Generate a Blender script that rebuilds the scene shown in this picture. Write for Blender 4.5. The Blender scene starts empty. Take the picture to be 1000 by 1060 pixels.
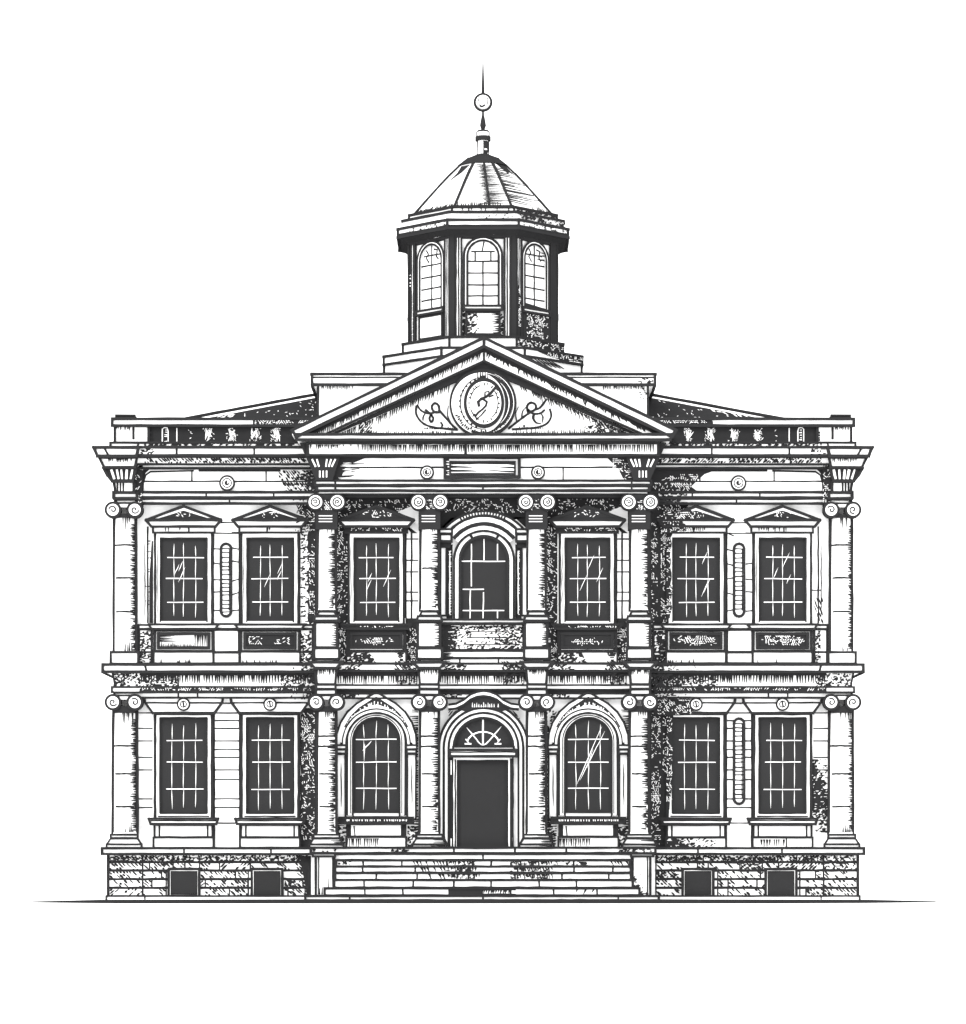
import bpy, math, random
from math import sin, cos, pi, sqrt, radians
random.seed(7)
R = random.random
U = random.uniform
sc = bpy.context.scene

# ------------------------------------------------------------------ camera, sky, sun, exposure
S = 0.03                 # metres per unit of the elevation drawing (1 unit = 3 cm)
D = 100.0                # viewing distance from the wall face
EYE = 1.6
HY = 933 - EYE / S       # eye level in drawing units
cam_d = bpy.data.cameras.new('camera')
cam = bpy.data.objects.new('camera', cam_d)
sc.collection.objects.link(cam)
cam.location = (0, -D, EYE)
cam.rotation_euler = (pi / 2, 0, 0)
cam_d.sensor_fit = 'HORIZONTAL'
cam_d.sensor_width = 36
cam_d.lens = 36 * D / (1000 * S)
cam_d.shift_y = (HY - 530) / 1000
cam_d.clip_start = 1
cam_d.clip_end = 20000
sc.camera = cam

world = bpy.data.worlds.new('World')
sc.world = world
world.use_nodes = True
bg = world.node_tree.nodes['Background']
bg.inputs['Color'].default_value = (1, 1, 1, 1)      # bright, even overcast sky
bg.inputs['Strength'].default_value = 1.0

sun_d = bpy.data.lights.new('sun', 'SUN')
sun_d.energy = 0.8
sun_d.angle = radians(25)
sun_d.color = (1, 0.985, 0.965)
sun = bpy.data.objects.new('sun', sun_d)
sc.collection.objects.link(sun)
sun.rotation_euler = (radians(52), 0, radians(-35))   # from the upper left, in front

sc.view_settings.view_transform = 'Standard'
sc.view_settings.look = 'None'
sc.view_settings.exposure = 1.2
sc.view_settings.gamma = 1

# ------------------------------------------------------------------ materials
def material(name, col, rough=0.9, var=0.0, scale=3.0, spec=0.0):
    m = bpy.data.materials.new(name)
    m.use_nodes = True
    nt = m.node_tree
    b = nt.nodes['Principled BSDF']
    b.inputs['Roughness'].default_value = rough
    b.inputs['Specular IOR Level'].default_value = spec
    if var:
        tc = nt.nodes.new('ShaderNodeTexCoord')
        nz = nt.nodes.new('ShaderNodeTexNoise')
        nz.inputs['Scale'].default_value = scale
        nz.inputs['Detail'].default_value = 6
        rp = nt.nodes.new('ShaderNodeValToRGB')
        rp.color_ramp.elements[0].position = 0.3
        rp.color_ramp.elements[1].position = 0.7
        rp.color_ramp.elements[0].color = [c * (1 - var) for c in col] + [1]
        rp.color_ramp.elements[1].color = [min(1, c * (1 + var)) for c in col] + [1]
        nt.links.new(tc.outputs['Object'], nz.inputs['Vector'])
        nt.links.new(nz.outputs['Fac'], rp.inputs['Fac'])
        nt.links.new(rp.outputs['Color'], b.inputs['Base Color'])
    else:
        b.inputs['Base Color'].default_value = (*col, 1)
    return m

STONE = material('white_stone', (0.86, 0.86, 0.86), 0.9, 0.03, 1.5)
INK = material('charcoal_line', (0.0248, 0.0248, 0.0256), 0.95, 0.04, 2.0)
GLASS = material('dark_window_glass', (0.027, 0.027, 0.0278), 0.6, 0.03, 1.0, 0.02)
PAVING = material('white_paving', (0.9, 0.9, 0.9), 0.95, 0.02, 0.4)
ROOFM = material('dark_roof_slate', (0.024, 0.024, 0.0248), 0.95, 0.05, 2.0)
MATS = [STONE, INK, GLASS, ROOFM]
ST, IK, GL, RF = 0, 1, 2, 3

# ------------------------------------------------------------------ mesh builder in drawing units
class MB:
    """Collects solids and lines; x to the right, y down the elevation, d towards the street."""
    def __init__(s, ref=0.0, centre=500.0):
        s.k = 1 - ref * S / D
        s.c = centre
        s.v = []; s.f = []; s.m = []
        s.rot = 0.0
    def P(s, x, y, d):
        if s.rot:
            x, d = x * cos(s.rot) + d * sin(s.rot), d * cos(s.rot) - x * sin(s.rot)
        return ((x - s.c) * S * s.k, -d * S, EYE + (HY - y) * S * s.k)
    def add(s, vs, fs, mat):
        n = len(s.v)
        s.v += [s.P(*p) for p in vs]
        for f in fs:
            s.f.append([n + i for i in f]); s.m.append(mat)
    # ---- lines
    def bar(s, p0, p1, w, mat=IK):
        """square bar along any edge"""
        ax = [p1[i] - p0[i] for i in range(3)]
        L = sqrt(sum(a * a for a in ax)) or 1
        ax = [a / L for a in ax]
        if abs(ax[2]) < 0.9:
            n = (0, 0, 1)
        else:
            n = (0, 1, 0)
        u = (ax[1] * n[2] - ax[2] * n[1], ax[2] * n[0] - ax[0] * n[2], ax[0] * n[1] - ax[1] * n[0])
        l = sqrt(sum(a * a for a in u)); u = [a / l for a in u]
        t = (ax[1] * u[2] - ax[2] * u[1], ax[2] * u[0] - ax[0] * u[2], ax[0] * u[1] - ax[1] * u[0])
        h = w / 2 * 1.3
        hd = h * U(0.9, 1.1); jd = U(-.12, .12)
        nseg = max(1, int(L / 14))
        vs = []
        for q in range(nseg + 1):
            e = q / nseg
            ww = h * U(0.86, 1.14)
            lo = -h if q == 0 else (h if q == nseg else 0)
            o = U(-.12, .12) if 0 < q < nseg else 0
            c = [p0[i] + (p1[i] - p0[i]) * e + ax[i] * lo * 0.9 + u[i] * o for i in range(3)]
            for a, b in ((-1, -1), (1, -1), (1, 1), (-1, 1)):
                p = [c[i] + u[i] * ww * a + t[i] * hd * b for i in range(3)]; p[2] += jd
                vs.append(p)
        fs = [(0, 1, 2, 3), tuple(nseg * 4 + i for i in (3, 2, 1, 0))]
        for q in range(nseg):
            for i in range(4):
                j = (i + 1) % 4
                fs.append((q * 4 + i, q * 4 + 4 + i, q * 4 + 4 + j, q * 4 + j))
        s.add(vs, fs, mat)
    def ribbon(s, pts, w, d, mat=IK, h=0.25, taper=0):
        """a thin raised strip following points on a surface of depth d (number or function)"""
        n = len(pts)
        w *= 1.3 if mat == IK else 0.92
        vs = []
        jit = U(0, 0.06)
        for i, (x, y) in enumerate(pts):
            a = pts[max(0, i - 1)]; b = pts[min(n - 1, i + 1)]
            tx, ty = b[0] - a[0], b[1] - a[1]
            l = sqrt(tx * tx + ty * ty) or 1
            nx, ny = -ty / l, tx / l
            e = i / (n - 1)
            ww = w / 2 * U(0.85, 1.15)
            if taper == 1: ww *= 1.12 - 0.75 * e
            elif taper == 2: ww *= 0.2 + 0.8 * sin(pi * e) ** 0.6
            for sg in (-1, 1):
                xx, yy = x + nx * ww * sg, y + ny * ww * sg
                dd = d(xx, yy) if callable(d) else d
                vs.append((xx, yy, dd + h + jit)); vs.append((xx, yy, dd - 0.15))
        fs = []
        for i in range(n - 1):
            b = i * 4
            fs += [(b, b + 4, b + 6, b + 2), (b, b + 1, b + 5, b + 4), (b + 2, b + 6, b + 7, b + 3)]
        s.add(vs, fs, mat)
    def line(s, x0, y0, x1, y1, w, d, mat=IK, taper=0, amp=0.22, h=0.25):
        L = sqrt((x1 - x0) ** 2 + (y1 - y0) ** 2)
        n = max(1, int(L / 9)) if not taper else max(3, int(L / 6))
        pts = []
        for i in range(n + 1):
            e = i / n
            o = 0 if i in (0, n) else U(-amp, amp)
            nx, ny = (-(y1 - y0) / (L or 1), (x1 - x0) / (L or 1))
            pts.append((x0 + (x1 - x0) * e + nx * o, y0 + (y1 - y0) * e + ny * o))
        s.ribbon(pts, w, d, mat, h, taper)
    def dabs(s, quads, d, mat=IK, h=0.25):
        for q in quads:
            j = U(0, 0.08)
            vs = [(x, y, (d(x, y) if callable(d) else d) + h + j) for x, y in q]
            s.add(vs, [tuple(range(len(q)))], mat)
    # ---- solids
    def prism(s, pts, d0, d1, w=1.8, mat=ST, edges=True, skip=(), deep=False):
        """extrude an outline from depth d0 to d1 and line its front edges"""
        n = len(pts)
        vs = [(x, y, d1) for x, y in pts] + [(x, y, d0) for x, y in pts]
        fs = [tuple(range(n)), tuple(range(2 * n - 1, n - 1, -1))]
        for i in range(n):
            j = (i + 1) % n
            fs.append((i, n + i, n + j, j))
        s.add(vs, fs, mat)
        if w and edges:
            for i in range(n):
                if i in skip: continue
                a, b = pts[i], pts[(i + 1) % n]
                s.bar((a[0], a[1], d1), (b[0], b[1], d1), w)
            if deep:
                for i, a in enumerate(pts):
                    b = pts[(i + 1) % n]
                    s.bar((a[0], a[1], d1), (a[0], a[1], d0), w)
                    s.bar((a[0], a[1], d0), (b[0], b[1], d0), w)
    def box(s, x0, y0, x1, y1, d0, d1, w=1.8, mat=ST, edges='tblr', deep=False):
        sk = [i for i, c in enumerate('trbl') if c not in edges]
        s.prism([(x0, y0), (x1, y0), (x1, y1), (x0, y1)], d0, d1, w, mat, True, sk, deep)
    def ring(s, cx, cy, r0, r1, a0, a1, d0, d1, w=1.4, mat=ST, n=28, ry=1.0, inner=True, outer=True):
        """annular block between radii; angles in degrees, 90 = up"""
        vs = []; fs = []
        full = abs(a1 - a0) >= 359.9
        pi_, po = [], []
        for i in range(n + 1):
            a = radians(a0 + (a1 - a0) * i / n)
            c, q = cos(a), -sin(a) * ry
            pi_.append((cx + r0 * c, cy + r0 * q)); po.append((cx + r1 * c, cy + r1 * q))
            vs += [(*pi_[-1], d1), (*po[-1], d1), (*pi_[-1], d0), (*po[-1], d0)]
        for i in range(n):
            b = i * 4
            fs += [(b, b + 1, b + 5, b + 4), (b + 1, b + 3, b + 7, b + 5), (b, b + 4, b + 6, b + 2)]
        s.add(vs, fs, mat)
        if w:
            if inner and r0 > 0.1: s.ribbon(pi_, w, d1)
            if outer: s.ribbon(po, w, d1, h=0.3)
            if outer:                                  # the line runs round the outer arris
                pass
    def disc(s, cx, cy, r, d0, d1, mat=ST, n=26, ry=1.0):
        vs = [(cx + r * cos(2 * pi * i / n), cy + r * ry * sin(2 * pi * i / n), d1) for i in range(n)]
        vs += [(x, y, d0) for x, y, _ in vs]
        fs = [tuple(range(n)), tuple(range(2 * n - 1, n - 1, -1))]
        fs += [(i, n + i, n + (i + 1) % n, (i + 1) % n) for i in range(n)]
        s.add(vs, fs, mat)
    def lathe(s, cx, cd, prof, mat=ST, n=28, cap=True):
        vs = []; fs = []
        for y, r in prof:
            for i in range(n):
                a = 2 * pi * i / n
                vs.append((cx + r * cos(a), y, cd + r * sin(a)))
        for q in range(len(prof) - 1):
            for i in range(n):
                j = (i + 1) % n
                fs.append((q * n + i, q * n + n + i, q * n + n + j, q * n + j))
        if cap:
            fs += [tuple(range(n)), tuple(range((len(prof) - 1) * n, len(prof) * n))]
        s.add(vs, fs, mat)
    # ---- hatching: drawn strokes for painted shade and texture
    def ticks(s, x0, x1, y0, y1, d, sp=2.0, w=0.9, p=0.9, slant=0.0, vary=0.5, mat=IK, up=False):
        """row of short vertical strokes hanging from y0 (or standing on y1)"""
        x = x0
        while x < x1:
            if R() < p:
                L = (y1 - y0) * (1 - vary * R())
                a = (y1 if up else y0); b = (y1 - L if up else y0 + L)
                s.line(x, a, x + slant * L, b, w * U(.7, 1.3), d, mat, taper=1, amp=0.15)
            x += sp * U(.7, 1.3)
    def hticks(s, x0, x1, y0, y1, d, sp=2.0, w=0.9, p=0.9, vary=0.5, slant=0.0, mat=IK, left=False):
        """column of short horizontal strokes starting from x1 (or x0 when left)"""
        y = y0
        while y < y1:
            if R() < p:
                L = (x1 - x0) * (1 - vary * R())
                a = (x0 if left else x1); b = (x0 + L if left else x1 - L)
                s.line(a, y, b, y + slant * L, w * U(.7, 1.3), d, mat, taper=1, amp=0.15)
            y += sp * U(.7, 1.3)
    def hatch(s, x0, y0, x1, y1, ang, sp, w, d, p=0.8, mat=IK, brk=9):
        """broken diagonal strokes clipped to a rectangle"""
        ca, sa = cos(radians(ang)), sin(radians(ang))
        cx, cy = (x0 + x1) / 2, (y0 + y1) / 2
        H = (abs(x1 - x0) * abs(sa) + abs(y1 - y0) * abs(ca)) / 2
        o = -H
        while o < H:
            px, py = cx - sa * o, cy + ca * o
            lo, hi = -1e4, 1e4
            for (c, v, a, b) in ((px, ca, x0, x1), (py, sa, y0, y1)):
                if abs(v) < 1e-6: continue
                t0, t1 = (a - c) / v, (b - c) / v
                lo, hi = max(lo, min(t0, t1)), min(hi, max(t0, t1))
            t = lo
            while t < hi:
                L = min(U(.5, 1.5) * brk, hi - t)
                if R() < p and L > .8:
                    s.line(px + ca * t, py + sa * t, px + ca * (t + L), py + sa * (t + L), w * U(.6, 1.4), d, mat, taper=2, amp=0.2)
                t += L + U(0.3, 1.2)
            o += sp * U(.75, 1.25)
    def stain(s, x0, y0, x1, y1, d, dens, cell=1.0, mat=IK, grain=2.6, seed=None, h=0.25):
        """speckle for painted shade and texture: blotches where smooth noise falls under dens(x, y)"""
        if mat == ST and (x1 - x0) * (y1 - y0) > 40:
            return s.dashes(x0, y0, x1, y1, d, dens, mat, h, seed)
        grain *= 0.78
        cell = min(cell, .85)
        rnd = random.Random(seed if seed is not None else int(x0 * 31 + y0 * 17))
        nx, ny = int((x1 - x0 + .6 * (y1 - y0)) / grain) + 4, int((y1 - y0) / (grain * .72)) + 3
        g = [[rnd.random() for _ in range(nx)] for _ in range(ny)]
        def nz(x, y):
            u, v = (x - x0 + .6 * (y - y0)) / grain, (y - y0) / (grain * .72)
            i, j = int(u), int(v); u -= i; v -= j
            u = u * u * (3 - 2 * u); v = v * v * (3 - 2 * v)
            a = g[j][i] * (1 - u) + g[j][i + 1] * u
            b = g[j + 1][i] * (1 - u) + g[j + 1][i + 1] * u
            return a * (1 - v) + b * v
        y = y0
        qs = []
        while y < y1 - 0.2:
            ch = min(cell, y1 - y)
            x = x0; run = None
            while x <= x1 + 1e-6:
                on = x < x1 - 0.3 and nz(min(x, x1), y) < dens(x + cell / 2, y + ch / 2)
                if on and run is None: run = x
                if (not on) and run is not None:
                    e = min(x, x1)
                    j = lambda: rnd.uniform(-.3, .3)
                    qs.append([(run + j(), y - .08), (e + j(), y - .08), (e + .35 * rnd.random(), y + ch / 2), (e + j(), y + ch + .08), (run + j(), y + ch + .08), (run - .35 * rnd.random(), y + ch / 2)])
                    run = None
                x += cell
            y += cell
        s.dabs(qs, d, mat, h)
    def dashes(s, x0, y0, x1, y1, d, dens, mat=ST, h=.5, seed=None):
        """clusters of short pen strokes, thick where dens(x, y) is high"""
        rnd = random.Random(seed if seed is not None else int(x0 * 13 + y0 * 7))
        y = y0 + .6
        G = {}
        def cl(a, b):
            k = (int(a / 5.5), int(b / 5.5))
            if k not in G: G[k] = (rnd.random(), rnd.choice((8, -8, 38, 42, 80, 100, -40)))
            return G[k]
        while y < y1 - .3:
            x = x0 + rnd.uniform(.2, 1.5)
            while x < x1 - .4:
                q, an = cl(x, y)
                if rnd.random() < dens(x, y) * (.35 + 1.9 * q):
                    a = radians(an + rnd.uniform(-14, 14))
                    L = rnd.uniform(.4, 1.6) * (1.2 if abs(an) < 50 else .95)
                    ex, ey = cos(a) * L, sin(a) * L
                    P = [(max(x0, min(x1, x + ex * k)), max(y0, min(y1, y + ey * k))) for k in (-1, 0, 1)]
                    s.ribbon(P, rnd.uniform(.65, 1.2), d, mat, h, 2)
                x += rnd.uniform(1.7, 2.9)
            y += rnd.uniform(1.5, 2.0)
    def curve(s, pts, w, d, mat=IK, h=.5, taper=0, sub=6):
        """ribbon along a smooth curve through the points"""
        P = [pts[0]] + list(pts) + [pts[-1]]
        out = []
        for i in range(1, len(P) - 2):
            for k in range(sub):
                t = k / sub
                out.append(tuple(.5 * (2 * P[i][c] + (P[i + 1][c] - P[i - 1][c]) * t + (2 * P[i - 1][c] - 5 * P[i][c] + 4 * P[i + 1][c] - P[i + 2][c]) * t * t + (3 * P[i][c] - P[i - 1][c] - 3 * P[i + 1][c] + P[i + 2][c]) * t ** 3) for c in (0, 1)))
        out.append(pts[-1])
        s.ribbon(out, w, d, mat, h, taper)
    def build(s, name, parent=None, loc=None, rotz=0.0, label=None):
        me = bpy.data.meshes.new(name)
        me.from_pydata(s.v, [], s.f)
        for m in MATS: me.materials.append(m)
        me.polygons.foreach_set('material_index', s.m)
        me.validate()
        me.update()
        o = bpy.data.objects.new(name, me)
        sc.collection.objects.link(o)
        if parent is not None: o.parent = parent
        if loc is not None: o.location = loc
        o.rotation_euler[2] = rotz
        if label: o['label'] = label
        return o

def mirror(o, parent, label=None):
    """a copy of a finished part (with its sub-parts) on the other side of the axis"""
    c = o.copy()
    sc.collection.objects.link(c)
    c.parent = parent
    return c

def smooth(a, b, x):
    t = max(0, min(1, (x - a) / (b - a))); return t * t * (3 - 2 * t)

# ------------------------------------------------------------------ ground
def plane_mesh(name, x0, y0, x1, y1, z, mat):
    me = bpy.data.meshes.new(name)
    me.from_pydata([(x0, y0, z), (x1, y0, z), (x1, y1, z), (x0, y1, z)], [], [(0, 1, 2, 3)])
    me.materials.append(mat)
    o = bpy.data.objects.new(name, me); sc.collection.objects.link(o)
    o['kind'] = 'structure'
    return o
plane_mesh('ground', -4000, -1500, 4000, 6000, 0, PAVING)

m = MB(135)
kp = [(33, 933.2), (105, 931.4), (320, 931.0), (680, 931.0), (895, 931.4), (969, 933.0)]
m.prism(kp + [(969, 934.0), (895, 934.8), (680, 935.6), (320, 935.8), (105, 935.0), (33, 934.2)], 128, 135, 0, IK)
kerb = m.build('kerb'); kerb['kind'] = 'structure'

# ------------------------------------------------------------------ the town hall
hall = bpy.data.objects.new('town_hall', None)
sc.collection.objects.link(hall)
hall['label'] = 'symmetrical two storey white stone town hall with columned front, clock gable and octagonal domed cupola'
hall['category'] = 'town hall'

WALL = 0; PAV = 22
# ---- wing walls (solid body), with masonry joints and patches of painted shade
m = MB(0)
m.box(119, 462, 881, 880, -420, WALL, 2.0, deep=True)
for sx in (1, -1):
    X = lambda x: 500 + sx * (x - 500)
    # joints of the strips between windows, ground floor
    for y in (728, 738, 746, 754, 767, 776, 784, 797, 807, 827, 836, 852):
        m.line(X(222), y, X(248), y, 1.1, WALL)
        if y in (738, 754, 767, 784, 797, 827, 836): m.line(X(143), y, X(158), y, 1.0, WALL)
    for x in (221.5, 248.5):
        m.line(X(x), 738, X(x), 877, 1.9, WALL)
    m.line(X(310), 722, X(310), 876, 1.5, WALL)
    m.line(X(312), 735, X(312), 876, 1.2, WALL)
    # upper floor
    for x in (220.5, 248):
        m.line(X(x), 545, X(x), 646, 1.8, WALL)
    for y in (552, 568, 583, 600, 613, 632):
        if R() < .9: m.line(X(221), y, X(228), y + U(-1, 1), 1.0, WALL)
        m.line(X(240), y + U(-3, 3), X(248), y + U(-1, 1), 1.0, WALL)
    m.line(X(221), 541, X(248), 541, 1.0, WALL); m.line(X(221), 552, X(248), 552, 1.0, WALL)
    m.line(X(310), 545, X(310), 648, 1.6, WALL)
    for y in range(548, 644, 10): m.line(X(311), y, X(316), y + U(-1, 1), 1.1, WALL)
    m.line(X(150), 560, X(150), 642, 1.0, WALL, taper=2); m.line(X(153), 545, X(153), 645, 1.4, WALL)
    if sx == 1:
        m.dabs([[(154.5, 600), (157, 560), (158.5, 560), (158.5, 645), (154.5, 645)]], WALL)  # shading left of the outer window, painted as a dark strip
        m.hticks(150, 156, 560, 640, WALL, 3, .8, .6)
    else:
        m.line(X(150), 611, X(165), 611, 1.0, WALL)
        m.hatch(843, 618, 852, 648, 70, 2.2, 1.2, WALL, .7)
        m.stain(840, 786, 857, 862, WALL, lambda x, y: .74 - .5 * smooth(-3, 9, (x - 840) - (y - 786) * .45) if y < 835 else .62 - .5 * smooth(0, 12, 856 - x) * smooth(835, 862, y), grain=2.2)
# cast shade of the projecting bay, painted dark in the angles beside it
def shade_patch(m, pts, d, specks, dens, grain=1.9, seed=1):
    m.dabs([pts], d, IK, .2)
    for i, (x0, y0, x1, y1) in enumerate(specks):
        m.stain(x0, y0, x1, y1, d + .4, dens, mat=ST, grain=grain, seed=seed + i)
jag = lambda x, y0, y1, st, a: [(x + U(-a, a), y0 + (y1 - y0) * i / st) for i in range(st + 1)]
shade_patch(m, jag(319, 545, 690, 26, 2.0) + [(329, 690), (329, 545)], WALL, [(320, 548, 328, 690)], lambda x, y: .34 + .14 * sin(y * .11))
shade_patch(m, [(306, 521), (330, 521), (330, 546), (316, 545)], WALL, [(308, 522, 328, 545)], lambda x, y: .42)
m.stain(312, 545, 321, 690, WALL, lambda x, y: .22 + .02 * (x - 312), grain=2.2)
shade_patch(m, jag(311, 733, 877, 26, 1.0) + [(329, 877), (329, 733)], WALL, [(312, 738, 328, 870)], lambda x, y: (.42 if y < 775 else .29 + .1 * sin(y * .09)))
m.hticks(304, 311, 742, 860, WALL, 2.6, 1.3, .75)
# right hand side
shade_patch(m, [(670, 521), (682, 521)] + jag(694, 530, 690, 26, 1.6) + [(670, 690)], WALL, [(673, 540, 681, 690), (684, 545, 692, 650)], lambda x, y: .36 + .14 * sin(y * .08), seed=20)
shade_patch(m, [(678, 519), (715, 521), (706, 530), (716, 535), (700, 548), (690, 556), (678, 556)], WALL, [(680, 521, 714, 536), (684, 538, 700, 552)], lambda x, y: .43, seed=25)
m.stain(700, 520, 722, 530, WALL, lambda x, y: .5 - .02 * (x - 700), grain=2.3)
shade_patch(m, [(670, 733)] + jag(692, 735, 838, 20, 1.6) + [(700, 850), (712, 862), (728, 877), (670, 877)], WALL, [(673, 738, 684, 876), (686, 738, 692, 800)], lambda x, y: .36 + .14 * sin(y * .07 + 1), seed=30)
shade_patch(m, [(676, 722), (712, 722), (722, 735), (700, 741), (676, 741)], WALL + 8.6, [(680, 723, 716, 740)], lambda x, y: .46, seed=34)
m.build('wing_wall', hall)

# ---- basement
m = MB(8)
BD = 8
m.box(112, 884, 888, 940, -420, BD, 2.2, deep=True)
for sx in (1, -1):
    X = lambda x: 500 + sx * (x - 500)
    rows = (886, 892.5, 901, 910, 919, 928)
    for r in range(5):
        y0, y1 = rows[r], rows[r + 1]
        m.line(X(112), y1, X(322), y1, 2.0, BD)
        xs = [113, 147.5] + sorted(U(150, 318) for _ in range(6)) + [321]
        for a, b in zip(xs[:-1], xs[1:]):
            if b - a < 5: continue
            if y0 > 899 and y1 < 929 and (b > 173 and a < 207 or b > 258 and a < 294):
                if a < 174 and b > 174: b = 172
                elif 172 <= a < 207 and b > 207: a = 207
                elif a < 259 and b > 259: b = 257
                elif 257 <= a < 294 and b > 294: a = 294
                else: continue
            dens = U(.35, .78)
            l, r_ = sorted((X(a), X(b)))
            m.hatch(l + .6, y0 + .6, r_ - .4, y1 - .6, 42 if R() < .85 else -40, 2.35, 1.5, BD, dens, brk=6)
            if R() < .15: m.stain(l + 1, y0 + 1, r_ - 1, y1 - 1, BD, lambda x, y: .4, grain=2.2)
            m.line(X(b), y0, X(b), y1, 1.2, BD)
    m.stain(*((113, 885, 321, 893) if sx == 1 else (679, 885, 887, 893)), BD, lambda x, y: .42, grain=2.2)
    m.line(X(147.5), 885, X(147.5), 931, 1.6, BD)
    m.dabs([[(X(310), 886), (X(322), 886), (X(322), 928), (X(318), 928)]], BD, h=.15) if sx == 1 else None
m.build('basement_wall', hall)
m = MB(12)
for a, b in ((110, 326), (674, 890)):
    m = MB(12)
    m.box(a, 927.5, b, 940, 0, 12, 1.4, edges='tlr')
    m.line((a + 40 if a < 500 else b - 40), 927, (a + 40 if a < 500 else b - 40), 931, 1.2, 12)
    m.build('base_course', hall)

def basement_window(x0, x1):
    m = MB(9)
    m.box(x0, 901.5, x1, 926, 6, 8.6, 0, GL)
    w = m.build('basement_window', hall)
    f = MB(9.5)
    for q in ((x0 - 1.6, 900, x0, 927), (x1, 900, x1 + 1.6, 927)):
        f.box(*q, 7, 10, 0)
    f.box(x0, 900, x1, 901.5, 7, 10, 0)
    for q in ((x0 - 1.9, 899.5, x0 - 1.9, 928), (x1 + 1.8, 899.5, x1 + 1.8, 928), (x0 - 3, 899.6, x1 + 3, 899.6)):
        f.line(*q, 2.2, 10)
    f.line(x0 - 3, 927, x1 + 3, 927, 1.5, 8)
    f.build('frame', w)
for a in (176.5, 262.5): basement_window(a, a + 28)
for a in (708.5, 794.5): basement_window(a, a + 28)

# ---- plinth course
m = MB(16)
for (a, b) in ((105.5, 322), (678, 894.5)):
    m = MB(16)
    m.box(a, 878, b, 884, -424, 16, 2.0, deep=True)
    for x in ((a + 85, a + 175) if a < 500 else (b - 85, b - 172)): m.line(x, 878, x, 884, 1.4, 16)
    m.ticks(a + 40, b - 10, 884.5, 888, 9, 3.5, 1.2, .5)
    m.build('plinth_course', hall)

# ---- windows of the wings
def glazing(m, x0, x1, y0, y1, d, ys, xs, glare=True, col=ST):
    for y in ys:
        m.line(x0 + U(5, 8), y + U(-.4, .4), x1 - U(3, 6), y + U(-.4, .4), 1.0, d, col, amp=.1)
    for x in xs:
        b = [y0 + U(5, 8)] + list(ys) + [y1 - U(3, 6)]
        for p, q in zip(b[:-1], b[1:]):
            m.line(x + U(-.35, .35), p, x + U(-.35, .35), q - U(0, 1), .8, d, col, taper=2, amp=.08)
    if glare:  # slanting reflections painted on the panes as pale strokes
        for _ in range(3):
            x, y = U(x0 + 12, x1 - 14), U(y0 + 12, y1 - 42)
            L = U(9, 18); m.line(x, y + L, x + L * .45, y, .65, d, col, taper=2, amp=.3)

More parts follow.
